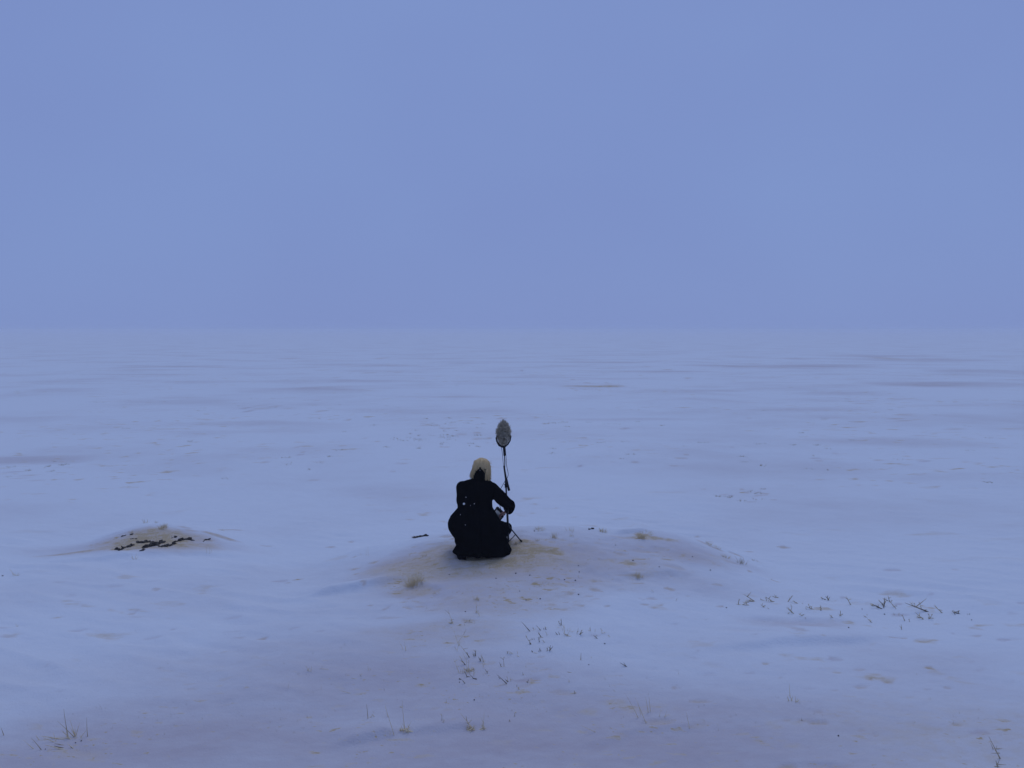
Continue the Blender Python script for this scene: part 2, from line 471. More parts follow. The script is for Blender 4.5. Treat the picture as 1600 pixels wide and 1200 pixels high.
    vm.inputs['Color2'].default_value = (.47, .42, .44, 1)
    dm = n.nodes.new('ShaderNodeMixRGB')
    lk(soil, dm.inputs['Fac'])
    lk(vm.outputs['Color'], dm.inputs['Color1'])
    lk(ramp.outputs['Color'], dm.inputs['Color2'])
    lk(dm.outputs['Color'], b.inputs['Base Color'])
    bp = n.nodes.new('ShaderNodeBump')
    bp.inputs['Strength'].default_value = .85
    bp.inputs['Distance'].default_value = .02
    h = math_('ADD', math_('MULTIPLY', nz(9, 6, .65, stretch=(.7, 1.3, 1)), .7), math_('MULTIPLY', nz(70, 3), .25))
    lk(h, bp.inputs['Height'])
    lk(bp.outputs['Normal'], b.inputs['Normal'])
    return m


M = {}
M['snow'] = snow_material()
M['coat'] = mat('black_wool', (.0014, .0014, .002), 1.0, .0, .5, 40, bump=.5, bump_scale=260)
M['trouser'] = mat('black_trouser_cloth', (.002, .002, .003), 1.0, .0, .4, 60)
M['boot'] = mat('black_boot_leather', (.0035, .0035, .005), .7, .05)
M['sole'] = mat('boot_sole_rubber', (.005, .005, .007), .95, .03)
M['skin'] = mat('skin', (.33, .17, .13), .55, .3, .15, 90)
M['eye'] = mat('eye_white', (.6, .6, .58), .2, .5)
M['hair'] = mat('blond_hair', (.70, .53, .28), .5, .3)
M['hair_light'] = mat('light_blond_hair', (.88, .73, .46), .5, .3)
M['hair_dark'] = mat('dark_blond_hair', (.42, .30, .15), .5, .3)  # darker blond tone of some locks
M['metal'] = mat('black_stand_metal', (.010, .010, .014), .45, .3)
M['plastic'] = mat('black_plastic', (.009, .009, .012), .6, .25)
M['screen'] = mat('grey_device_face', (.40, .42, .40), .5, .3, .2, 60)
M['knob'] = mat('pale_knob', (.35, .33, .22), .5, .3)
M['fur'] = mat('grey_fur', (.30, .265, .20), .9, .1, .5, 45, (.66, .59, .45))
M['fur_core'] = mat('dark_fur_base', (.26, .235, .19), .95, .05, .5, 40, (.44, .40, .32))
M['straw'] = mat('dry_straw', (.66, .53, .32), .8, .15, .4, 14, (.82, .70, .47))
M['straw_dark'] = mat('weathered_straw', (.40, .32, .20), .85, .15, .5, 18, (.56, .46, .31))
M['twig'] = mat('dark_twig', (.11, .09, .068), .85, .15, .5, 30, (.26, .215, .145))
M['turf'] = mat('dark_turf_edge', (.018, .015, .014), .95, .08, .8, 26, (.13, .115, .095), bump=.8, bump_scale=80)
M['stone'] = mat('dark_pebble', (.05, .042, .04), .9, .1, .5, 60, (.12, .10, .085))
M['flake'] = mat('snowflake', (.86, .87, .88), .8, .1)


# ------------------------------------------------------------------ object helpers
def tag(o, label=None, cat=None, group=None, kind=None):
    for k, v in (('label', label), ('category', cat), ('group', group), ('kind', kind)):
        if v:
            o[k] = v
    return o


def link(name, me, m=None, parent=None):
    o = bpy.data.objects.new(name, me)
    COL.objects.link(o)
    if m is not None and me is not None:
        me.materials.clear()
        me.materials.append(m)
    if parent is not None:
        o.parent = parent
    return o


def from_bm(name, bm, m, parent=None, smooth=True):
    me = bpy.data.meshes.new(name)
    bmesh.ops.recalc_face_normals(bm, faces=bm.faces)
    bm.to_mesh(me)
    bm.free()
    if smooth:
        me.polygons.foreach_set('use_smooth', [True] * len(me.polygons))
    return link(name, me, m, parent)


def empty(name, loc, rz=0.0):
    o = bpy.data.objects.new(name, None)
    o.empty_display_size = .1
    COL.objects.link(o)
    o.location = loc
    o.rotation_euler = (0, 0, rz)
    return o


def tube(bm, pts, radii, seg=8, cap=True):
    pts = [Vector(p) for p in pts]
    if not hasattr(radii, '__len__'):
        radii = [radii] * len(pts)
    rings = []
    up = None
    for i, p in enumerate(pts):
        a = pts[max(i - 1, 0)]
        c = pts[min(i + 1, len(pts) - 1)]
        t = (c - a).normalized()
        if up is None:
            up = Vector((0, 0, 1)) if abs(t.z) < .9 else Vector((1, 0, 0))
        u = t.cross(up).normalized()
        v = u.cross(t).normalized()
        up = v
        rings.append([bm.verts.new(p + (u * math.cos(2 * math.pi * k / seg) + v * math.sin(2 * math.pi * k / seg)) * radii[i]) for k in range(seg)])
    for r0, r1 in zip(rings, rings[1:]):
        for k in range(seg):
            bm.faces.new((r0[k], r0[(k + 1) % seg], r1[(k + 1) % seg], r1[k]))
    if cap:
        bm.faces.new(rings[0][::-1])
        bm.faces.new(rings[-1])
    return bm


def ball(bm, c, r, sub=2, scale=(1, 1, 1), rot=None):
    mtx = Matrix.Translation(Vector(c)) @ (rot.to_4x4() if rot is not None else Matrix.Identity(4)) @ Matrix.Diagonal((*[r * s for s in scale], 1))
    bmesh.ops.create_icosphere(bm, subdivisions=sub, radius=1.0, matrix=mtx)


def capsule(bm, a, b, ra, rb, seg=16):
    a, b = Vector(a), Vector(b)
    tube(bm, [a, b], [ra, rb], seg)
    ball(bm, a, ra)
    ball(bm, b, rb)


def chain(bm, pts, radii):
    for i in range(len(pts) - 1):
        capsule(bm, pts[i], pts[i + 1], radii[i], radii[i + 1])


def box(bm, size, mtx, bevel=0.0):
    r = bmesh.ops.create_cube(bm, size=1.0, matrix=mtx @ Matrix.Diagonal((*size, 1)))
    if bevel > 0:
        es = list({e for v in r['verts'] for e in v.link_edges})
        bmesh.ops.bevel(bm, geom=es, offset=bevel, segments=2, affect='EDGES')


def loft(bm, rings):
    vs = [[bm.verts.new(p) for p in r] for r in rings]
    n = len(vs[0])
    for r0, r1 in zip(vs, vs[1:]):
        for k in range(n):
            bm.faces.new((r0[k], r0[(k + 1) % n], r1[(k + 1) % n], r1[k]))
    bm.faces.new(vs[0][::-1])
    bm.faces.new(vs[-1])


def remesh(bm, voxel, smooth=4, factor=.5):
    me = bpy.data.meshes.new('raw')
    bmesh.ops.recalc_face_normals(bm, faces=bm.faces)
    bm.to_mesh(me)
    bm.free()
    o = bpy.data.objects.new('raw', me)
    COL.objects.link(o)
    r = o.modifiers.new('r', 'REMESH')
    r.mode = 'VOXEL'
    r.voxel_size = voxel
    s = o.modifiers.new('s', 'SMOOTH')
    s.factor = factor
    s.iterations = smooth
    dg = bpy.context.evaluated_depsgraph_get()
    dg.update()
    res = bpy.data.meshes.new_from_object(o.evaluated_get(dg))
    bpy.data.objects.remove(o)
    bpy.data.meshes.remove(me)
    res.polygons.foreach_set('use_smooth', [True] * len(res.polygons))
    return res


# ------------------------------------------------------------------ ground sheet
def axis(a, b, step, lo, hi, grow=1.07):
    mid = list(np.arange(a, b + 1e-6, step))
    up, s, v = [], step, mid[-1]
    while v < hi:
        s *= grow
        v += s
        up.append(v)
    dn, s, v = [], step, mid[0]
    while v > lo:
        s *= grow
        v -= s
        dn.append(v)
    return np.array(dn[::-1] + mid + up)


gx = axis(-5.9, 5.6, .026, -1500, 1500)
gy1 = axis(3.6, 10.6, .022, -250, 11)
gy1 = gy1[gy1 < 10.61]
g2, s, v = [], .022, gy1[-1]
while v < 1900:
    s *= 1.022
    v += s
    g2.append(v)
gy = np.concatenate([gy1, g2])
GX, GY = np.meshgrid(gx, gy)
fx, fy = GX.ravel(), GY.ravel()
dzs, soil, veil = scoops(fx, fy)
fz = height0(fx, fy) + dzs + lips(fx, fy)
# crumbly relief on bare soil
fz += soil * .012 * (fbm(fx * 14, fy * 20, 200, 3) - .5)
nx, ny = len(gx), len(gy)
FZ = fz.reshape(ny, nx)
me = bpy.data.meshes.new('snowy_ground')
co = np.stack([fx, fy, fz], 1)
idx = np.arange(nx * ny).reshape(ny, nx)
quads = np.stack([idx[:-1, :-1], idx[:-1, 1:], idx[1:, 1:], idx[1:, :-1]], -1).reshape(-1, 4)
me.vertices.add(len(co))
me.vertices.foreach_set('co', co.ravel().astype(np.float32))
me.loops.add(quads.size)
me.loops.foreach_set('vertex_index', quads.ravel().astype(np.int32))
me.polygons.add(len(quads))
me.polygons.foreach_set('loop_start', np.arange(0, quads.size, 4, dtype=np.int32))
me.polygons.foreach_set('loop_total', np.full(len(quads), 4, np.int32))
me.update(calc_edges=True)
me.polygons.foreach_set('use_smooth', np.ones(len(quads), bool))
attr = me.attributes.new('soil', 'FLOAT', 'POINT')
attr.data.foreach_set('value', soil.astype(np.float32))
attr = me.attributes.new('veil', 'FLOAT', 'POINT')
attr.data.foreach_set('value', veil.astype(np.float32))
ground = link('ground', me, M['snow'])
tag(ground, 'flat snow covered plain with thin dirt showing through low knolls', kind='structure')
print('ground verts', len(co))

# ------------------------------------------------------------------ air
hz_me = bpy.data.meshes.new('haze')
bm = bmesh.new()
bmesh.ops.create_cube(bm, size=1.0, matrix=Matrix.Translation((0, 850, 1.4)) @ Matrix.Diagonal((3700, 2700, 5.8, 1)))
haze = from_bm('haze', bm, None, smooth=False)
hm = bpy.data.materials.new('blowing_snow_haze')
hm.use_nodes = True
hm.node_tree.nodes.clear()
ho = hm.node_tree.nodes.new('ShaderNodeOutputMaterial')
hv = hm.node_tree.nodes.new('ShaderNodeVolumePrincipled')
hv.inputs['Color'].default_value = (.89, .915, .955, 1)
hv.inputs['Density'].default_value = .0015
hv.inputs['Anisotropy'].default_value = 0.0
hm.node_tree.links.new(hv.outputs['Volume'], ho.inputs['Volume'])
haze.data.materials.append(hm)
tag(haze, 'pale haze of blowing snow lying over the plain', kind='stuff')

# ------------------------------------------------------------------ dark turf ledges on the left knoll
def ledge(name, pts, thick, label, group, rough=1.0):
    """a broken turf edge: a ragged bar of small lumps following the pixels of its line on the slope"""
    P = [ground_pt(*p) for p in pts]
    base = sum(P, Vector()) / len(P)
    b = bmesh.new()
    total = sum((P[i + 1] - P[i]).length for i in range(len(P) - 1))
    n = max(6, int(total / .022))
    for i in range(n):
        t = (i + .5) / n * (len(P) - 1)
        k = min(int(t), len(P) - 2)
        q = P[k].lerp(P[k + 1], t - k)
        th = 1.25 * thick * (.22 + .8 * random.random() ** 1.5) * (0.6 + .4 * math.sin(math.pi * (i + .5) / n))
        c = Vector((q.x, q.y + random.uniform(-.012, .012), q.z + th * .15)) - base
        ball(b, c, 1, 2, (total / n * (.7 + .9 * random.random()), th * 1.2, th * (.7 + .5 * random.random())), Matrix.Rotation(random.uniform(-.6, .6), 3, 'Y'))
    tube(b, [q - base + Vector((0, 0, thick * .1)) for q in P], thick * .28, 7)
    for v in b.verts:
        d = mnoise.noise_vector(v.co * 26 + Vector((base.x, 0, 0)) * 9) * .016 + mnoise.noise_vector(v.co * 70) * .007
        v.co += d * rough
    o = from_bm(name, b, M['turf'], smooth=False)
    o.location = base
    return tag(o, label, 'turf edge', group)


LG = 'dark broken turf edges on the left knoll'
ledge('turf_edge', [(221, 861), (227, 855), (233, 852), (242, 851), (252, 854), (266, 852), (274, 849)], .030,
      'longest blackest ragged turf edge low on the bare left knoll', LG)
ledge('turf_edge', [(243, 850), (250, 848), (258, 846)], .034, 'short thick brown black turf lump at the middle of the bare left knoll', LG)
ledge('turf_edge', [(272, 848), (280, 845), (285, 843), (294, 843), (303, 844)], .020, 'thin upper right end of black turf edge on left knoll', LG)
ledge('turf_edge', [(181, 858), (188, 860), (194, 856), (203, 854), (210, 851)], .020, 'blue black turf edge at the lower left of the bare soil patch', LG)
ledge('turf_edge', [(213, 847), (220, 848), (232, 847), (242, 846)], .016, 'flat grey brown turf strip above the longest black edge', LG)
ledge('turf_edge', [(267, 841), (271, 838), (276, 840)], .014, 'small dark turf scrap high at right of the bare soil patch', LG)
ledge('turf_edge', [(190, 838), (196, 837)], .012, 'small dark turf scrap at upper left of the bare soil patch', LG)
ledge('turf_edge', [(203, 836), (209, 835)], .015, 'dark round turf scrap near the top of the bare soil patch', LG)
ledge('turf_edge', [(316, 846), (321, 844), (327, 843)], .013, 'lone short black turf edge right of the bare soil patch', LG)
ledge('turf_edge', [(205, 842), (214, 842)], .008, 'faint thin turf strip in the middle of bare soil', LG)
MG = 'dark turf scraps on the crest of the middle knoll'
ledge('turf_edge', [(646, 841), (656, 839), (668, 838)], .013, 'dark rimmed tan turf scrap just left of the crouching person', MG)
ledge('turf_edge', [(919, 827), (926, 826)], .012, 'small black turf scrap on the knoll crest right of the microphone stand', MG)


# ------------------------------------------------------------------ grass and twigs
def blade_mesh(bm, p0, p1, r, bend=0.0, seg=3, n=4, side=None):
    p0, p1 = Vector(p0), Vector(p1)
    d = p1 - p0
    if side is None:
        side = Vector((random.uniform(-1, 1), random.uniform(-1, 1), 0))
    pts, rad = [], []
    for i in range(n + 1):
        t = i / n
        pts.append(p0 + d * t + side * (bend * d.length * t * t) - Vector((0, 0, abs(bend) * d.length * .5 * t * t)))
        rad.append(r * (1 - .75 * t))
    tube(bm, pts, rad, seg)


def tuft_random(name, px, py, hpx, wpx, nb, m, label, group=None, cat='grass tuft', rad=1.0, lie=.0, parts=False):
    g = ground_pt(px, py)
    sc = g.y / FPX
    h, w = hpx * sc, wpx * sc
    root = empty(name, g) if parts else None
    b = bmesh.new()
    for i in range(nb):
        a = random.uniform(0, 2 * math.pi)
        q = random.random() ** .6
        ox, oy = math.cos(a) * q * w * .30, math.sin(a) * q * w * .22
        base = Vector((ox, oy, hz(g.x + ox, g.y + oy) - g.z - .012))
        L_ = h * random.uniform(.45, 1.05) + .012
        out = Vector((math.cos(a) * q * w * random.uniform(.1, .45), math.sin(a) * q * w * .3, 0))
        tip = base + out + Vector((random.uniform(-.12, .12) * h, random.uniform(-.1, .1) * h, L_ * (1 - lie * random.random())))
        if parts:
            bb = bmesh.new()
            blade_mesh(bb, base, tip, rad * random.uniform(.0015, .0026), random.uniform(-.15, .2))
            from_bm('blade', bb, m, root)
        else:
            blade_mesh(b, base, tip, rad * random.uniform(.0016, .0030), random.uniform(-.2, .25))
    if parts:
        b.free()
        o = root
    else:
        o = from_bm(name, b, m)
        o.location = g
    return tag(o, label, cat, group)


def strokes(name, base_px, lines, label, cat, group=None, m=None, r=.0024, part='stem', seg=5, shoots=False):
    """a plant whose stems are measured one by one: each line is its foot and tip in the photograph"""
    g = ground_pt(*base_px)
    root = empty(name, g)
    r *= 1.35
    for ln in lines:
        (x0, y0, x1, y1) = ln[:4]
        rr = ln[4] * r if len(ln) > 4 else r
        mm = ln[5] if len(ln) > 5 else m
        f = ground_pt(x0, y0)
        tipY = f.y + random.uniform(-.25, .25) * abs(y1 - y0) * f.y / FPX
        tp = at(x1, y1, tipY)
        b = bmesh.new()
        d = (tp - f).normalized()
        blade_mesh(b, f - g - d * .015, tp - g, rr, random.uniform(-.06, .06), seg=seg, n=5, side=Vector((1, .2, 0)))
        from_bm(part, b, M[mm or 'straw'], root)
        if shoots and math.hypot(x1 - x0, y1 - y0) > 4:
            for _s in range(random.choice((1, 1, 2))):
                q0 = f.lerp(tp, random.uniform(.25, .8)) - g
                Ls = (tp - f).length * random.uniform(.3, .6)
                dv = Vector((random.uniform(-1, 1), random.uniform(-.6, .6), random.uniform(.2, 1.0))).normalized()
                b = bmesh.new()
                blade_mesh(b, q0, q0 + dv * Ls, rr * .8, random.uniform(-.1, .1), seg=4, n=3)
                from_bm('side_shoot', b, M[random.choice(('straw', 'straw_dark'))], root)
    return tag(root, label, cat, group)


def xf(ox, oy, s):
    return lambda *ls: [tuple([ox + l[0] / s, oy + l[1] / s, ox + l[2] / s, oy + l[3] / s] + list(l[4:])) for l in ls]


Z5 = xf(0, 1080, 1600 / 240)
# the big tuft at the bottom left, blade by blade
strokes('grass_tuft', (107, 1152), Z5((715, 490, 640, 175, 1.1, 'straw_dark'), (775, 480, 605, 305, 1, 'straw_dark'), (780, 470, 735, 300), (775, 455, 735, 370),
        (790, 470, 822, 325), (912, 472, 890, 268, 1, 'straw_dark'), (840, 480, 912, 395), (850, 500, 832, 455), (735, 500, 640, 405), (700, 480, 690, 380),
        (710, 475, 645, 410, .9, 'straw_dark'), (785, 470, 776, 365), (640, 500, 410, 462, 1.6), (690, 490, 560, 500, 1.8), (565, 530, 450, 480, 1.2),
        (720, 500, 690, 400), (795, 490, 770, 400)),
        'tall fan of straight straw blades at the bottom left of the snow', 'grass tuft', m='straw', part='blade', r=.0020)
strokes('grass_tuft', (88, 1168), Z5((350, 600, 270, 530), (430, 610, 335, 478, 1, 'straw_dark'), (408, 510, 372, 455), (585, 525, 548, 432), (545, 500, 530, 465),
        (650, 605, 480, 555, 1.5), (640, 590, 560, 570, 1.6, 'twig'), (645, 560, 570, 540, 1.2, 'straw_dark'), (765, 595, 700, 545, 1.3), (750, 588, 735, 580, 1.6, 'twig'), (890, 572, 855, 572, 1.2)),
        'low scattered straw stubs just below the tall fan at bottom left', 'grass tuft', m='straw', part='blade', r=.0021)
strokes('grass_tuft', (5, 1148), [(6, 1149, 1, 1137)], 'single short straw at the left edge near the bottom corner', 'grass sprig', m='straw_dark')

Z6 = xf(1080, 860, 1600 / 520)
strokes('dry_plant', (1562, 1186), Z6((1485, 1000, 1430, 895, 1.2), (1470, 975, 1365, 980, 1), (1452, 955, 1440, 925, .9), (1462, 955, 1498, 950, 1), (1463, 965, 1470, 938, .9)),
        'dark thin leaved dry plant at the bottom right corner', 'dry plant', m='straw_dark', r=.0026, part='leaf')
strokes('dry_plant', (1558, 1196), Z6((1475, 1040, 1465, 1010, 1.4), (1470, 1040, 1525, 1045, 1.0), (1478, 1030, 1515, 1030, 1), (1468, 1040, 1480, 1005, .9)),
        'low leafy dry sprout cut by the bottom edge below the dark dry plant', 'dry plant', m='straw_dark', r=.0030, part='leaf')

# twig scatter on the right, in reading order
Z4 = xf(1130, 900, 4.0)
RT = 'dry twigs in the long row on the right snow'
row = [
    ((1166, 944), ((150, 182, 95, 180, 1.2), (95, 175, 98, 140, 1.2), (150, 165, 100, 165), (150, 182, 138, 160), (180, 160, 140, 155), (120, 180, 150, 168)), 'leftmost flat tangle of twigs in the row on the right snow'),
    ((1178, 939), ((195, 158, 130, 112, 1.3), (190, 158, 150, 150)), 'straight slanting twig above the leftmost tangle of the right row'),
    ((1205, 940), ((312, 162, 265, 128, 1.2), (310, 160, 270, 160), (300, 160, 285, 140), (270, 155, 268, 130), (250, 152, 230, 145)), 'short bushy twig left of centre in the right row'),
    ((1211, 933), ((335, 135, 318, 115), (322, 136, 335, 122), (318, 130, 305, 125), (335, 135, 310, 138)), 'small pale curled twig highest in the right row'),
    ((1190, 948), ((255, 195, 233, 178), (250, 190, 268, 180), (285, 205, 275, 198)), 'tiny pair of stubs below the short bushy twig'),
    ((1232, 939), ((405, 160, 438, 118, 1.2), (412, 150, 420, 130), (425, 130, 430, 124)), 'forked twig leaning right above the right row'),
    ((1244, 942), ((465, 172, 430, 155), (460, 170, 445, 160), (425, 190, 423, 175), (497, 172, 490, 168)), 'low bent twig beside the forked twig'),
    ((1238, 958), ((440, 235, 400, 192, 1.1), (430, 228, 390, 195, .8), (405, 236, 415, 225)), 'slanting pale straw pair below the forked twig'),
    ((1252, 961), ((495, 250, 472, 235), (490, 245, 510, 240), (515, 265, 510, 255)), 'small flat crumpled stub lowest in the left half of the right row'),
    ((1266, 951), ((560, 208, 515, 190), (545, 205, 530, 175), (555, 205, 545, 185), (520, 208, 515, 195)), 'loose pale sprig in the middle of the right row'),
    ((1281, 952), ((612, 215, 605, 180, 1.2), (610, 200, 596, 195), (606, 215, 618, 198)), 'upright stubby sprig in the middle of the right row'),
    ((1291, 937), ((660, 150, 640, 125), (655, 150, 668, 128), (640, 148, 612, 135), (655, 152, 650, 120), (620, 145, 612, 130)), 'small dark sprig highest in the middle of the right row'),
    ((1299, 965), ((685, 260, 665, 240), (675, 262, 672, 250)), 'tiny lone stub below the middle of the right row'),
    ((1313, 962), ((735, 250, 730, 215, 1.1), (732, 245, 748, 238), (730, 250, 725, 235)), 'thin upright twig with a low side shoot in the right row'),
    ((1329, 945), ((797, 180, 768, 125, 1.2),), 'single tall curved stem standing alone in the right row'),
    ((1352, 963), ((895, 258, 875, 248), (928, 290, 898, 265, 1.1), (900, 245, 898, 236)), 'two small slanting straws below the dense thorny twigs'),
    ((1368, 948), ((975, 200, 920, 170, 1.5), (940, 188, 920, 180, 1.3), (990, 205, 950, 180, 1.2)), 'flat dark twig at left foot of the dense thorny twigs'),
    ((1383, 947), ((1005, 190, 1010, 135, 1.6), (1000, 180, 968, 150, 1.2), (1005, 200, 985, 160, 1.1), (1040, 160, 1030, 125, 1.1), (1030, 155, 1005, 140, 1.1), (1003, 185, 1020, 150, 1)), 'dense thorny dark twigs tallest in the right row'),
    ((1397, 950), ((1070, 195, 1040, 155, 1.1), (1080, 205, 1068, 185), (1085, 190, 1075, 180), (1045, 165, 1060, 150)), 'thin twig leaning against the right of the dense thorny twigs'),
    ((1447, 955), ((1275, 222, 1130, 165, 1.6, 'twig'), (1240, 210, 1228, 170, 1.1), (1200, 192, 1190, 168, 1.0), (1190, 188, 1162, 160, 1.0), (1228, 170, 1238, 185, .8), (1272, 222, 1260, 210, 1.5)), 'long lying twig with upright side shoots in the right row'),
    ((1409, 965), ((1135, 280, 1118, 240, 1.1), (1070, 245, 1063, 232), (1098, 245, 1100, 228)), 'thin slanting straw below the long lying twig'),
    ((1438, 966), ((1250, 270, 1195, 225, 1.4), (1240, 262, 1205, 255, 1.2), (1165, 285, 1158, 268)), 'thick forked stub below the end of the long lying twig'),
    ((1454, 966), ((1290, 268, 1308, 235, 1.2), (1288, 265, 1285, 230, 1.1), (1295, 265, 1318, 262), (1285, 268, 1280, 255)), 'small three pronged stub right of the thick forked stub'),
    ((1471, 957), ((1368, 230, 1318, 185, 1.2), (1365, 215, 1345, 208)), 'slanting tan twig with one fork near the right end of the row'),
    ((1493, 959), ((1470, 235, 1430, 222, 1.3), (1470, 235, 1470, 215, 1.3), (1450, 240, 1430, 215, 1), (1455, 225, 1475, 220, 1.2)), 'low dark tripod of stubs at the right end of the row'),
    ((1512, 960), ((1530, 240, 1525, 235), (1540, 242, 1540, 232)), 'rightmost faint pair of stubs after the dark tripod'),
    ((1409, 984), ((1116, 335, 1113, 302),), 'thin pale straw standing lowest under the right row'),
]
for b0, ls, lab in row:
    strokes('dry_twig', b0, Z4(*ls), lab, 'twig', RT, 'twig' if 'dark' in lab else 'straw_dark', .0031, shoots=True)

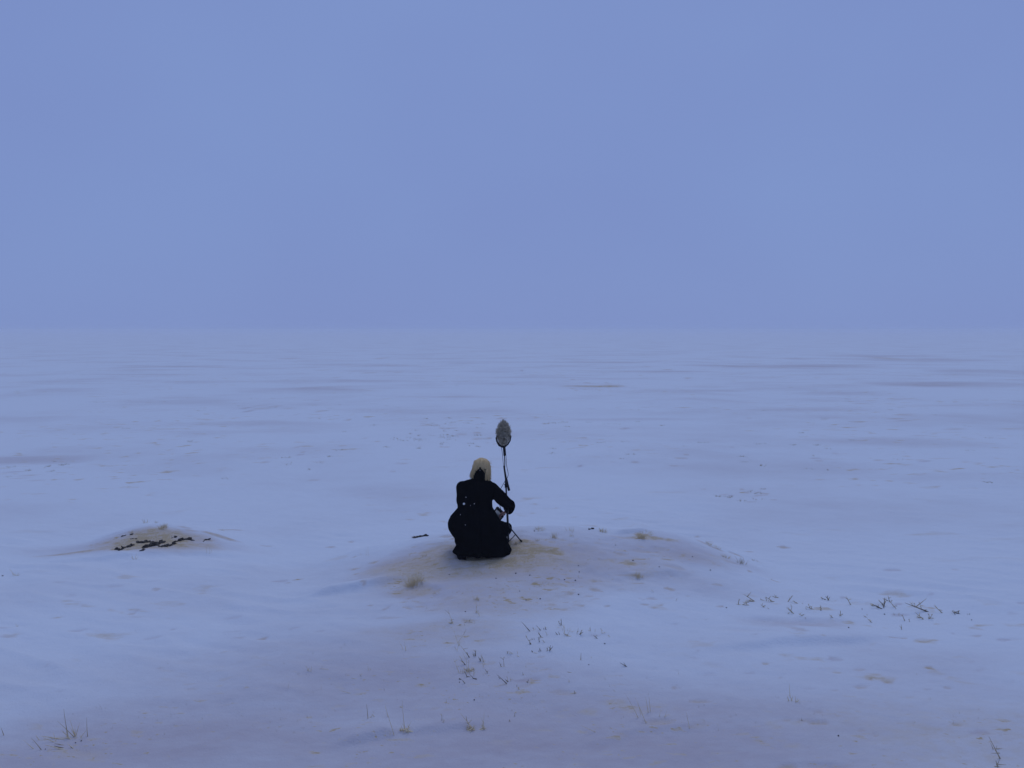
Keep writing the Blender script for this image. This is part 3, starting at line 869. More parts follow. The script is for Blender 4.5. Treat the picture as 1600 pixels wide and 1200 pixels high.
# stubble in front of the knoll (zoom 680..960 x 940..1150)
Z3 = xf(680, 940, 1600 / 280)
FT = 'stems and stubs in front of the middle knoll'
front = [
    ((827, 986), ((845, 265, 772, 178, 1.2, 'twig'),), 'long straight dark twig leaning left at the head of the stub scatter'),
    ((829, 1005), ((855, 378, 808, 300, 1.0, 'straw_dark'), (852, 380, 845, 365, 3.2, 'twig'), (870, 340, 860, 322, .9, 'twig'), (885, 340, 880, 322, .8, 'twig')), 'slanting straw with a black knob foot in the stub scatter'),
    ((842, 984), ((940, 255, 905, 212, 1.2, 'twig'), (880, 255, 872, 230, .8), (890, 250, 900, 235, .8)), 'dark twig beside two pale stubs in the stub scatter'),
    ((851, 983), ((970, 250, 965, 232, .9, 'twig'), (985, 248, 985, 225, .9, 'twig'), (993, 248, 975, 235, 1, 'twig')), 'tight bunch of three dark stubs high in the stub scatter'),
    ((844, 995), ((945, 315, 920, 275, 1.2, 'twig'), (1000, 300, 990, 270, .9), (930, 360, 920, 315, 1.1, 'twig'), (945, 320, 915, 320, .9, 'straw_dark'), (975, 365, 960, 340, 1, 'straw_dark')), 'dark crooked stubs in the middle of the stub scatter'),
    ((876, 976), ((1128, 212, 1122, 150, 1.1, 'twig'), (1118, 210, 1095, 172, 1.1, 'twig'), (1150, 245, 1150, 222, .8), (1120, 212, 1105, 190, .8, 'straw_dark')), 'upright dark forked sprig standing highest in the stub scatter'),
    ((870, 991), ((1090, 295, 1070, 270, 1.2, 'twig'), (1110, 295, 1098, 265, 1, 'twig')), 'two short dark stubs right of the stub scatter middle'),
    ((885, 993), ((1185, 305, 1145, 285, 1.5, 'straw_dark'), (1165, 300, 1150, 262, .8), (1205, 310, 1170, 300, 1.2)), 'flat brown stub with a thin straw in the stub scatter'),
    ((907, 991), ((1290, 295, 1322, 268, 1.4, 'twig'), (1290, 295, 1312, 250, 1.2, 'twig'), (1265, 285, 1278, 232, .8, 'straw_dark')), 'thick dark sprig opening right at the right of the stub scatter'),
    ((923, 985), ((1385, 262, 1385, 220, .9, 'straw_dark'), (1385, 262, 1365, 255, .9), (1425, 268, 1435, 245, .7)), 'thin upright stem right of the thick dark sprig'),
    ((931, 997), ((1445, 328, 1415, 300, 1.3, 'twig'), (1430, 310, 1445, 295, .9, 'straw_dark')), 'small dark forked stub low at right end of the stub scatter'),
    ((943, 988), ((1490, 282, 1480, 235, .8), (1490, 282, 1528, 275, .7), (1560, 315, 1540, 300, .8)), 'pale bent straw at the far right end of the stub scatter'),
    ((859, 1017), ((1020, 440, 1050, 395, 1.3, 'twig'), (1005, 440, 1000, 405, 1, 'twig'), (1020, 440, 1030, 385, .9, 'twig'), (995, 440, 990, 425, .8)), 'upright fan of dark stubs lowest in the stub scatter'),
    ((843, 1017), ((925, 445, 935, 415, 1, 'twig'), (945, 442, 930, 415, 1, 'twig')), 'pair of dark stubs left of the lowest dark fan'),
    ((832, 1018), ((868, 450, 862, 436, 2.4, 'twig'), (905, 460, 875, 452, .9)), 'black knob with a lying straw left of the lowest dark fan'),
    ((796, 1021), ((645, 465, 650, 440, .9, 'twig'), (690, 465, 655, 440, .9), (670, 466, 655, 450, .8)), 'little bent brown stub between the two stub scatters'),
    ((808, 1022), ((735, 462, 732, 440, .9), (745, 490, 730, 478, 1.4)), 'short pale stub with a crumb between the two stub scatters'),
    ((907, 1031), ((1300, 522, 1300, 455, 1.1, 'straw_dark'),), 'single vertical stalk standing alone right of the stub scatter'),
    ((924, 1028), ((1395, 505, 1395, 490, 1),), 'tiny vertical stub right of the lone vertical stalk'),
    ((784, 1041), ((615, 582, 608, 500, .9, 'straw_dark'), (590, 582, 572, 540, 1, 'twig'), (608, 500, 628, 492, .7), (600, 582, 580, 578, .8)), 'thin two stemmed sprig with hooked tip near the left stub cluster'),
    ((821, 1042), ((810, 585, 808, 570, 1),), 'tiny stub right of the hooked two stemmed sprig'),
    ((817, 1054), ((785, 655, 780, 630, 1, 'straw_dark'), (785, 655, 795, 640, .8)), 'tiny forked stub above the dark curved twig'),
    ((790, 1067), ((638, 735, 558, 650, 1.2, 'twig'), (580, 690, 560, 670, .9, 'twig')), 'long dark curved twig leaning left below the hooked sprig'),
    ((793, 1064), ((650, 715, 628, 695, 1.6, 'twig'), (648, 710, 642, 670, .8), (675, 708, 672, 675, .7)), 'dark curled stub at right of the long curved twig'),
    ((824, 1066), ((825, 725, 832, 695, 1.2, 'twig'), (822, 722, 815, 712, 1, 'twig')), 'dark short forked stub on a bare streak'),
    ((810, 1076), ((750, 785, 735, 760, 1.3), (740, 780, 755, 765, 1), (728, 756, 730, 748, 1.4, 'twig')), 'crumpled tan stub below the dark short forked stub'),
    ((898, 1083), ((1250, 820, 1240, 792, 1.6, 'straw_dark'), (1225, 820, 1260, 812, 1.2)), 'small dark tuft on a tan dash right of the front stubs'),
    ((704, 975), ((155, 190, 108, 65, .8, 'straw'), (140, 190, 150, 150, .8), (150, 195, 115, 185, 1.6), (150, 195, 165, 180, 1.4), (135, 192, 125, 178, 1.2)), 'slim tall straw with a tan foot under the left of the knoll'),
    ((744, 957), ((370, 100, 362, -10, .7), (375, 102, 350, 70, .9), (375, 102, 390, 72, 1), (400, 130, 380, 100, .8), (365, 100, 355, 90, 1.2)), 'thin tall straw with a small tan foot below the coat'),
    ((730, 972), ((260, 185, 300, 165, 1), (330, 185, 280, 165, 1), (350, 195, 355, 170, .7), (205, 212, 240, 200, 1.2), (300, 185, 310, 160, .8)), 'low tan straw mat between the two slim straws'),
    ((714, 1017), ((190, 430, 170, 400, .7), (205, 380, 165, 252, .6), (195, 445, 210, 380, .6), (205, 365, 280, 255, .6), (210, 390, 170, 420, .7)), 'faint crossed tall straws above the left stub cluster'),
    ((735, 1027), ((305, 498, 278, 452, 1.4, 'twig'), (300, 490, 215, 370, .8), (345, 488, 335, 450, 1.1, 'twig'), (360, 485, 362, 430, 1.1, 'twig'), (355, 488, 350, 455, 1, 'twig')), 'black stubs and one long straw topping the left stub cluster'),
    ((752, 1034), ((405, 532, 382, 490, 1.3, 'twig'), (432, 540, 415, 482, 1, 'straw_dark'), (430, 585, 425, 520, .7), (440, 560, 430, 505, .7), (400, 530, 415, 500, .9)), 'dark and pale stems at the right of the left stub cluster'),
    ((726, 1040), ((268, 565, 235, 520, 1.4, 'twig'), (240, 520, 215, 478, .8), (285, 615, 270, 470, .7), (295, 600, 305, 520, .7), (215, 640, 160, 508, .8), (210, 580, 190, 575, .8)), 'thin pale upright straws at the left of the left stub cluster'),
    ((734, 1049), ((330, 620, 285, 600, 1.6), (300, 625, 310, 595, 1.2), (320, 610, 355, 600, 1.2), (290, 630, 265, 600, 1.2), (345, 660, 345, 610, .7), (230, 640, 225, 600, .7), (245, 640, 250, 600, .7), (265, 635, 255, 590, .8)), 'tan tussock heart in the middle of the left stub cluster'),
    ((731, 1057), ((285, 675, 262, 620, 1.1, 'twig'), (300, 672, 280, 665, 1.4, 'twig')), 'dark upright stub below the tan tussock heart'),
    ((739, 1061), ((345, 690, 310, 645, 1.1, 'twig'), (350, 690, 340, 685, 3.0, 'twig')), 'dark twig with a black knob below the tan tussock heart'),
    ((724, 1066), ((265, 730, 240, 700, 1.2, 'twig'), (230, 695, 260, 710, 1.3, 'twig'), (218, 722, 215, 716, 2.2, 'twig')), 'small crossed black twigs lowest in the left stub cluster'),
    ((760, 1050), ((468, 640, 445, 600, 1, 'twig'), (430, 655, 425, 640, .8), (450, 645, 440, 630, .8), (480, 662, 465, 655, .8)), 'short dark stub with pale crumbs right of the tan tussock heart'),
    ((696, 1093), ((98, 905, 100, 865, .7), (130, 862, 118, 848, .7)), 'faint thin stub left below the left stub cluster'),
    ((691, 1127), ((60, 1060, 62, 1000, .9, 'straw_dark'), (75, 1078, 78, 1045, .9, 'straw_dark'), (70, 1076, 60, 1060, .8)), 'thin doubled stem on the lower snow left of the tan tufts'),
    ((735, 1140), ((325, 1125, 230, 995, .9), (320, 1130, 270, 1040, .8), (345, 1140, 345, 1095, .7), (335, 1145, 275, 1135, 2), (300, 1150, 345, 1130, 2), (320, 1165, 310, 1140, 1.2), (290, 1145, 300, 1120, 1.4), (320, 1145, 330, 1118, 1.4)), 'tan tuft with straws leaning left on the lower snow'),
    ((754, 1138), ((430, 1140, 437, 985, .7), (420, 1140, 430, 1080, .8), (440, 1140, 405, 1100, 1), (415, 1145, 455, 1130, 1.7), (400, 1140, 440, 1120, 1.4), (430, 1140, 445, 1105, .9)), 'tan tuft with one tall upright straw on the lower snow'),
    ((804, 1119), ((710, 1025, 710, 995, 1, 'straw_dark'), (708, 995, 700, 1000, .8)), 'little hooked stem right of the two lower tan tufts'),
    ((797, 1127), ((668, 1070, 665, 1055, 1.2, 'straw_dark'), (660, 1070, 665, 1050, 1, 'straw_dark')), 'tiny dark stub below the little hooked stem'),
    ((854, 1113), ((992, 985, 992, 975, 1),), 'tiny lone stub on clean snow right of the hooked stem'),
    ((930, 1139), ((1430, 1165, 1300, 1105, .7),), 'long thin straw lying flat on the lower snow'),
    ((889, 1067), ((1200, 720, 1185, 690, .6), (1190, 718, 1200, 700, .6)), 'faint pale sprig above the small dark tuft on tan dash'),
    ((888, 1050), ((1200, 632, 1178, 626, 1.2, 'straw_dark'),), 'short dark sliver of straw lying right of the front stubs'),
]
for b0, ls, lab in front:
    strokes('dried_plant', b0, Z3(*ls), lab, 'dried plant', FT, 'straw', .0025, shoots=len(ls) > 2)

Z5b = xf(560, 800, 1600 / 660)
WG = 'thin grasses scattered on the snow'
more = [
    ((972, 1040), ((1015, 585, 988, 570, 1.2, 'twig'), (1012, 582, 1005, 570, 1.1, 'twig')), 'small dark v shaped twig alone right of the front stubs'),
    ((1000, 1117), ((1060, 780, 1015, 685, .7), (1090, 800, 1045, 700, .7), (1085, 790, 1065, 735, .7), (1098, 760, 1090, 700, .8), (1106, 755, 1102, 700, .8), (1070, 770, 1055, 715, .6), (1140, 775, 1145, 750, .6), (1160, 778, 1168, 750, .6)), 'faint tall slanting straws on the lower right snow'),
    ((1073, 1132), ((1255, 820, 1240, 758, .8),), 'single pale stem right of the faint tall straws'),
    ((576, 1121), ((36, 782, 33, 725, 1.0, 'straw_dark'), (60, 775, 50, 765, 1), (45, 778, 60, 762, .8)), 'single dark stem with a low crumb on the lower left snow'),
    ((610, 1143), ((135, 845, 103, 735, .8), (120, 845, 118, 825, .7), (112, 775, 100, 730, .7)), 'tall bare straw leaning left beside the flat tan tuft'),
    ((632, 1140), ((175, 820, 160, 710, .8), (200, 832, 155, 820, 1.8), (160, 828, 195, 815, 1.8), (185, 835, 165, 800, 1.2), (180, 832, 200, 790, .8), (170, 830, 158, 805, 1.2), (190, 835, 185, 800, 1.2), (165, 740, 155, 735, 1.6)), 'flat tan tuft with one tall straw at the lower left'),
    ((632, 1012), ((180, 525, 172, 490, .8), (170, 520, 155, 490, .7), (178, 525, 182, 505, .7)), 'thin three bladed sprig left of the faint crossed straws'),
    ((1202, 924), ((1203, 335, 1208, 325, .9, 'straw_dark'),), 'tiny stub on clean snow above the left end of the right row'),
    ((1021, 925), ((1118, 303, 1108, 292, .7),), 'tiny pale straw right of the knoll foot'),
    ((1212, 1053), ((1213, 615, 1213, 603, .7),), 'tiny faint stub low on the clean right snow'),
]
for b0, ls, lab in more:
    strokes('grass_sprig', b0, Z5b(*ls), lab, 'grass sprig', WG, 'straw', .0023)
strokes('grass_sprig', (1234, 1097), Z6((475, 700, 472, 640, .9), (470, 725, 460, 700, 1.3), (485, 720, 470, 695, 1.3), (480, 725, 490, 700, 1), (502, 730, 500, 700, .9), (510, 728, 522, 715, 1.2), (505, 730, 512, 710, 1)),
        'small tan tuft with one thin straight stem on the lower right snow', 'grass sprig', WG, 'straw', .0024)
Z7 = xf(0, 860, 1600 / 600)
strokes('grass_sprig', (484, 1047), Z7((1290, 505, 1275, 478, .9), (1295, 505, 1300, 482, .9), (1280, 500, 1290, 488, 1.1), (1360, 495, 1330, 492, .9)), 'loose little tan sprig on the left snow', 'grass sprig', WG, 'straw', .0023)
strokes('grass_sprig', (576, 1046), Z7((1535, 500, 1533, 480, .8), (1545, 498, 1540, 488, .9)), 'small faint stub left of the thin three bladed sprig', 'grass sprig', WG, 'straw', .0022)
strokes('grass_sprig', (562, 1056), Z7((1505, 525, 1498, 515, 1.1, 'straw_dark'), (1480, 535, 1465, 532, .9)), 'tiny dark stub on the left snow beside the small faint stub', 'grass sprig', WG, 'straw', .0022)
strokes('grass_sprig', (545, 1083), Z7((1458, 595, 1410, 582, .8),), 'fine straw lying flat on the left snow', 'grass sprig', WG, 'straw', .002)
strokes('grass_sprig', (450, 1076), Z7((1200, 575, 1205, 545, .5), (1338, 580, 1340, 560, .5)), 'barely visible pale straws on the left snow', 'grass sprig', WG, 'straw', .002)
strokes('grass_sprig', (24, 899), Z7((62, 105, 40, 75, .8), (70, 106, 80, 92, 1), (55, 104, 50, 94, 1.1), (75, 105, 85, 98, 1), (65, 106, 62, 92, 1.1)), 'small tan tuft at the left edge below the left knoll', 'grass sprig', WG, 'straw', .0026)
strokes('grass_sprig', (27, 979), Z7((70, 318, 66, 305, .7), (72, 318, 78, 308, .7)), 'tiny faint sprig near the left edge in open snow', 'grass sprig', WG, 'straw', .0022)
strokes('grass_sprig', (574, 867), Z5b((38, 165, 33, 128, .5), (30, 165, 27, 140, .5), (12, 163, 2, 155, .5)), 'fine pale wisps on snow left of the person', 'grass sprig', WG, 'straw', .0026)
strokes('grass_sprig', (325, 862), [(323, 864, 322, 852, .6), (327, 865, 328, 853, .6), (330, 864, 331, 855, .5)], 'fine pale wisps in front of the right end of the left knoll', 'grass sprig', WG, 'straw', .0026)
strokes('grass_sprig', (210, 873), [(208, 874, 206, 866, .8), (211, 874, 213, 864, .8), (213, 874, 216, 868, .8), (209, 874, 204, 870, .8)], 'little wisps at the foot of the left knoll', 'grass sprig', WG, 'straw', .0026)

KG = 'tan grass tufts on the knolls'
for (px, py, h, w, nb, lab, lie) in [
    (649, 913, 22, 38, 170, 'dense fluffy tan tuft on the snow left in front of the person', .75),
    (845, 828, 6, 24, 40, 'low tan tuft on the knoll crest nearest the microphone stand', .3),
    (866, 841, 12, 12, 22, 'upright wispy tuft just below the knoll crest', .0),
    (892, 830, 7, 16, 14, 'sparse small tuft on the knoll crest in the middle', .2),
    (942, 831, 7, 14, 40, 'compact tan tuft on the crest beside the black turf scrap', .2),
    (1003, 841, 9, 18, 80, 'thick tan tuft sitting on the flat bare patch', .2),
    (1006, 834, 6, 34, 36, 'thin grass line along the crest behind the thick tan tuft', .1),
    (1117, 855, 5, 24, 50, 'tan grass trail on the right shoulder of the knoll', .5),
    (1108, 850, 5, 12, 24, 'low grass at the top of the right shoulder trail', .3),
    (1134, 871, 6, 14, 30, 'small tan tuft at the foot of the right shoulder', .4),
    (1159, 880, 11, 22, 26, 'dark spiky tuft at the right end of the knoll', .1),
    (1178, 876, 5, 16, 14, 'flat tan sprig right of the dark spiky tuft', .6),
    (998, 902, 9, 16, 50, 'tan tuft on a flat streak right in front of the knoll', .3),
    (884, 985, 4, 34, 22, 'faint pale grass patch in the snow above the stub scatter', .0),
    (806, 850, 5, 12, 24, 'small brown tuft at the foot of the microphone tripod', .3),
    (840, 845, 5, 10, 20, 'small tan tuft between tripod and knoll crest', .3),
    (894, 838, 7, 10, 8, 'few upright wisps low behind the crest middle', .0),
    (744, 938, 8, 12, 26, 'tan tuft above the thin tall straw below the coat', .2),
    (681, 928, 6, 16, 22, 'flat tan mat on the snow below the dense fluffy tuft', .6),
    (664, 869, 5, 10, 20, 'small tan tuft left of the coat hem', .3),
    (850, 911, 6, 22, 22, 'crossed straw mat on the knoll front right of the coat', .7),
    (255, 825, 8, 17, 70, 'tan tuft on top of the left knoll', .2),
    (228, 817, 8, 10, 12, 'thin upright wisps on the crest of left knoll', .0),
    (245, 817, 5, 12, 9, 'short sparse wisps between the wisps and the tuft on the left knoll', .0),
    (206, 833, 5, 10, 24, 'small tan tuft at the upper left of bare soil on the left knoll', .3),
    (347, 829, 4, 16, 20, 'flat straw on the right shoulder of the left knoll', .6),
    (903, 903, 4, 12, 14, 'small flat straw bit on the right part of the knoll front', .6),
    (735, 1140, 8, 16, 24, 'short tan tussock under the straws leaning left', .3),
    (632, 1142, 7, 18, 26, 'flat tan tussock at foot of the tall straw on lower left', .4),
    (734, 1050, 7, 22, 26, 'soft tan tussock inside the left stub cluster', .3),
]:
    tuft_random('grass_tuft', px, py, h, w, nb, M['straw_dark'] if 'dark' in lab or 'brown' in lab else M['straw'], lab, KG, rad=1.0 if nb > 60 else .85, lie=lie)

# small loose pebbles and clods
PB = 'tiny dark pebbles lying on the snow'
peb = [(702, 898), (775, 904), (806, 896), (828, 899), (899, 907), (882, 906), (904, 884), (904, 929), (1110, 891), (812, 924), (822, 938), (835, 830), (4, 900),
       (1135, 950), (1347, 952), (1326, 981), (1518, 969), (1382, 960), (962, 852), (989, 876), (1082, 870), (1310, 1150), (71, 1171), (118, 1161), (127, 1158),
       (1030, 886), (727, 956), (905, 894), (844, 936), (945, 1006), (920, 1039), (741, 1094)]
PEB_LAB = ['tiny dark pebble below the left corner of the coat hem',
           'tiny dark pebble below the middle of the coat hem',
           'tiny dark pebble right of the one below the coat hem',
           'tiny dark pebble second right of the coat hem middle',
           'tiny dark pebble darkest of a close pair right below the coat',
           'tiny dark pebble left mate in a close pair right below the coat',
           'tiny dark pebble highest on the knoll front right of the coat',
           'tiny dark pebble lowest of the dark dots on the knoll front',
           'tiny dark pebble far right on clean snow below the crest',
           'tiny dark pebble lower left of two on the knoll front',
           'tiny dark pebble lower right of two on the knoll front',
           'tiny dark pebble on the knoll crest close right of the tripod',
           'tiny dark pebble at the left edge beside a tan tuft',
           'tiny dark pebble below the leftmost tangle of the twig row',
           'tiny dark pebble after the right end of the twig row',
           'tiny dark pebble lying in the wide hollow under the twig row',
           'tiny dark pebble farthest right under the twig row end',
           'tiny dark pebble left above the dense thorny twigs',
           'tiny dark pebble on the knoll right of the tripod below the crest',
           'tiny dark pebble right of centre on the knoll front',
           'tiny dark pebble on the right shoulder of the knoll',
           'tiny dark pebble alone low on the right snow',
           'tiny dark pebble lowest beside the low stubs at bottom left',
           'tiny dark pebble left one under the tall bottom left fan',
           'tiny dark pebble right one under the tall bottom left fan',
           'tiny dark pebble between the flat dashes right of the knoll',
           'tiny dark pebble beside the slim tall straw below the coat',
           'tiny dark pebble just under the highest one on the knoll front',
           'tiny dark pebble above the head of the stub scatter',
           'tiny dark pebble alone at the right of the stub scatter',
           'tiny dark pebble low at the right of the lone vertical stalk',
           'tiny dark pebble on the lower snow below the left stub cluster']
b = bmesh.new()
ball(b, (0, 0, 0), .013, 2, (1, .85, .65))
for v in b.verts:
    v.co += mnoise.noise_vector(v.co * 90) * .0045
pm = None
for i, (px, py) in enumerate(peb):
    g = ground_pt(px, py)
    if pm is None:
        o = from_bm('pebble', b, M['stone'], smooth=False)
        pm = o.data
    else:
        o = link('pebble', pm)
    s = random.uniform(.8, 1.5) * g.y / FPX / .013
    o.scale = (s, s, s)
    o.rotation_euler = (0, 0, random.uniform(0, 6))
    o.location = g + Vector((0, 0, .003))
    lab = PEB_LAB[i]
    tag(o, lab, 'pebble', PB)


# fine stubble and far tussocks nobody could count
def stubble(name, pts, hr, rr, m, label):
    V, F = [], []
    for (x, y, z, k) in pts:
        for _ in range(k):
            a = random.uniform(0, 6.283)
            h = random.uniform(*hr)
            r = random.uniform(*rr)
            bx, by = x + random.uniform(-1, 1) * h * .7, y + random.uniform(-1, 1) * h * .4
            tx, ty = bx + random.uniform(-.7, .7) * h, by + random.uniform(-.5, .5) * h
            n0 = len(V)
            for q in range(3):
                V.append((bx + r * math.cos(a + q * 2.094), by + r * math.sin(a + q * 2.094), z - .01))
            V.append((tx, ty, z + h))
            F += [(n0, n0 + 1, n0 + 3), (n0 + 1, n0 + 2, n0 + 3), (n0 + 2, n0, n0 + 3)]
    me_ = bpy.data.meshes.new(name)
    me_.from_pydata(V, [], F)
    return tag(link(name, me_, m), label, kind='stuff')


n = 6000
sx, sy = rng.uniform(-3.0, 3.4, n), rng.uniform(5.0, 9.4, n)
_, ss, sv = scoops(sx, sy)
ss = ss + .5 * sv
keep = rng.random(n) < np.clip(ss - .10, 0, 1) * .8 * (fbm(sx * 2, sy * 2, 400, 2) > .48)
sx, sy = sx[keep], sy[keep]
sz = height(sx, sy)
stubble('grass_stubble', [(a, b_, c, 2) for a, b_, c in zip(sx, sy, sz)], (.006, .022), (.0008, .0018), M['straw_dark'], 'fine stubble of dry grass on the bare part of the knoll')
far = []
for (cx_, cy_, sx_, sy_, n_) in [(700, 686, 50, 12, 34), (690, 661, 25, 4, 8), (1170, 772, 36, 6, 8), (938, 604, 22, 3, 16), (630, 580, 40, 4, 8), (400, 632, 60, 10, 9), (1395, 638, 50, 10, 9),
                                 (870, 660, 60, 8, 10), (80, 730, 50, 12, 8), (520, 720, 110, 18, 7), (1420, 700, 110, 26, 11), (1000, 700, 160, 30, 10), (300, 572, 150, 9, 14), (1150, 574, 190, 8, 22),
                                 (880, 578, 90, 9, 22), (480, 640, 50, 6, 6), (1230, 730, 90, 18, 8), (800, 620, 420, 36, 46), (1480, 585, 90, 10, 14), (60, 590, 60, 12, 8)]:
    for _ in range(n_):
        q_ = hit(random.gauss(cx_, sx_), max(552, random.gauss(cy_, sy_)), height0)
        ln_ = random.uniform(5, 20) * q_.y / FPX
        for _k in range(int(5 + 10 * random.random())):
            a_, b_ = q_.x + random.uniform(-.5, .5) * ln_, q_.y + random.gauss(0, .05)
            far.append((a_, b_, hz(a_, b_), 2))
fx_ = far
stubble('distant_stubble', far, (.007, .024), (.003, .008), M['straw_dark'], 'short low lines of dry grass tips far out on the snow plain')
print('far stubble', len(fx_))

# ------------------------------------------------------------------ the crouching person
P0 = ground_pt(752, 866)
print('person at', P0)


def zp(zx, zy, dy):
    """point of the enlarged view of the figure, at a depth dy beyond the figure's foot, in the figure's own frame"""
    return at(660 + zx / 4.8, 640 + zy / 4.8, P0.y + dy) - P0


person = empty('person', P0)
tag(person, 'person crouching with back turned in long black coat, blond hair, beside the microphone stand', 'person')

HEADC = zp(446, 458, .17)
NECK = zp(428, 520, .11)
SHL, SHR = zp(302, 585, .12), zp(520, 592, .11)
HIP = zp(425, 900, .0)
ELR = zp(640, 705, .20)
WRR = zp(652, 758, .36)
RECC = zp(566, 785, .44)
KNL, KNR = zp(262, 850, .28), zp(630, 890, .27)
ANL, ANR = zp(290, 1060, -.035), zp(540, 1040, .06)


def hand(bm, wrist, direction, normal, curl, thumb_side, s=1.0):
    """palm of four rays, five fingers that bend towards -normal, thumb from the side near the wrist"""
    d = Vector(direction).normalized()
    nn = Vector(normal)
    nn = (nn - d * nn.dot(d)).normalized()
    side = d.cross(nn).normalized()
    lens = (.072, .080, .074, .058)
    tips = []
    for i, off in enumerate((-.027, -.009, .009, .027)):
        k = wrist + d * .085 * s + side * off * s
        capsule(bm, wrist + side * off * .6 * s, k, .0125 * s, .0105 * s, 10)
        p, ang = k, curl * .5
        for j, f in enumerate((.45, .31, .24)):
            L_ = lens[i] * f * s
            dd = (d * math.cos(ang) - nn * math.sin(ang)).normalized()
            q = p + dd * L_
            capsule(bm, p, q, (.0092 - .0008 * j) * s, (.0086 - .0009 * j) * s, 10)
            p = q
            ang += curl
        tips.append(p)
    t0 = wrist + d * .025 * s + side * thumb_side * .026 * s
    t1 = t0 + (d * .6 + side * thumb_side * .7 - nn * .25).normalized() * .040 * s
    t2 = t1 + (d * .8 + side * thumb_side * .15 - nn * .55).normalized() * .030 * s
    t3 = t2 + (d * .8 - side * thumb_side * .1 - nn * .6).normalized() * .022 * s
    chain(bm, [t0, t1, t2, t3], [.0125 * s, .011 * s, .0098 * s, .0085 * s])
    return tips


bm = bmesh.new()
# trunk
CHEST = (SHL + SHR) / 2 + Vector((0, -.01, -.10))
chain(bm, [HIP + Vector((0, 0, .02)), HIP.lerp(CHEST, .5), CHEST, NECK + Vector((0, 0, -.03))], [.125, .112, .125, .06])
capsule(bm, HIP + Vector((-.075, -.02, 0)), HIP + Vector((.075, -.02, 0)), .098, .098)
capsule(bm, CHEST + Vector((-.07, .01, .03)), CHEST + Vector((.07, .01, .03)), .105, .105)
capsule(bm, SHL + Vector((.02, 0, 0)), NECK + Vector((-.03, 0, -.03)), .05, .05)
capsule(bm, SHR + Vector((-.02, 0, 0)), NECK + Vector((.03, 0, -.03)), .05, .05)
chain(bm, [NECK + Vector((0, 0, -.04)), NECK.lerp(HEADC, .6)], [.054, .050])
# head, turned a little to the right and bent down
hr_ = Matrix.Rotation(math.radians(-14), 3, 'Z') @ Matrix.Rotation(math.radians(-24), 3, 'X')


def hd(x, y, z):
    return HEADC + hr_ @ Vector((x, y, z))


ball(bm, hd(0, -.012, .020), 1, 3, (.074, .092, .088), hr_)
ball(bm, hd(0, .030, -.035), 1, 3, (.058, .060, .068), hr_)
ball(bm, hd(0, .050, -.085), 1, 2, (.034, .030, .022), hr_)
capsule(bm, hd(0, .088, .012), hd(0, .104, -.028), .008, .012, 10)
ball(bm, hd(0, .100, -.032), 1, 2, (.017, .011, .010), hr_)
for sx_ in (-1, 1):
    ball(bm, hd(.030 * sx_, .074, .022), 1, 2, (.022, .012, .008), hr_)
    ball(bm, hd(.040 * sx_, .060, -.030), 1, 2, (.020, .018, .018), hr_)
    ball(bm, hd(.076 * sx_, -.005, -.005), 1, 2, (.009, .018, .030), hr_)
ball(bm, hd(0, .086, -.055), 1, 2, (.022, .009, .006), hr_)
ball(bm, hd(0, .084, -.066), 1, 2, (.019, .009, .006), hr_)
# arms and hands
ELL, WRL = SHL + Vector((-.01, .20, -.19)), RECC + Vector((-.16, -.03, -.06))
chain(bm, [SHL, ELL, WRL], [.052, .042, .028])
chain(bm, [SHR, ELR, WRR], [.052, .042, .028])
dR = (RECC + Vector((.03, .0, .0)) - WRR)
hand(bm, WRR + dR.normalized() * .012, dR, Vector((.35, -.15, .9)), .55, -1, .95)
dL = (RECC + Vector((-.05, 0, -.03)) - WRL)
hand(bm, WRL + dL.normalized() * .012, dL, Vector((-.3, .5, -.8)), .35, 1, .95)
# legs
chain(bm, [HIP + Vector((-.08, .0, 0)), KNL, ANL + Vector((0, 0, .03))], [.075, .052, .036])
chain(bm, [HIP + Vector((.08, .0, 0)), KNR, ANR + Vector((0, 0, .03))], [.075, .050, .036])
body_me = remesh(bm, .0045, 3, .45)
link('body', body_me, M['skin'], person)
for sx_ in (-1, 1):
    b = bmesh.new()
    ball(b, hd(.030 * sx_, .072, .008), .0125, 2)
    from_bm('eye', b, M['eye'], person)

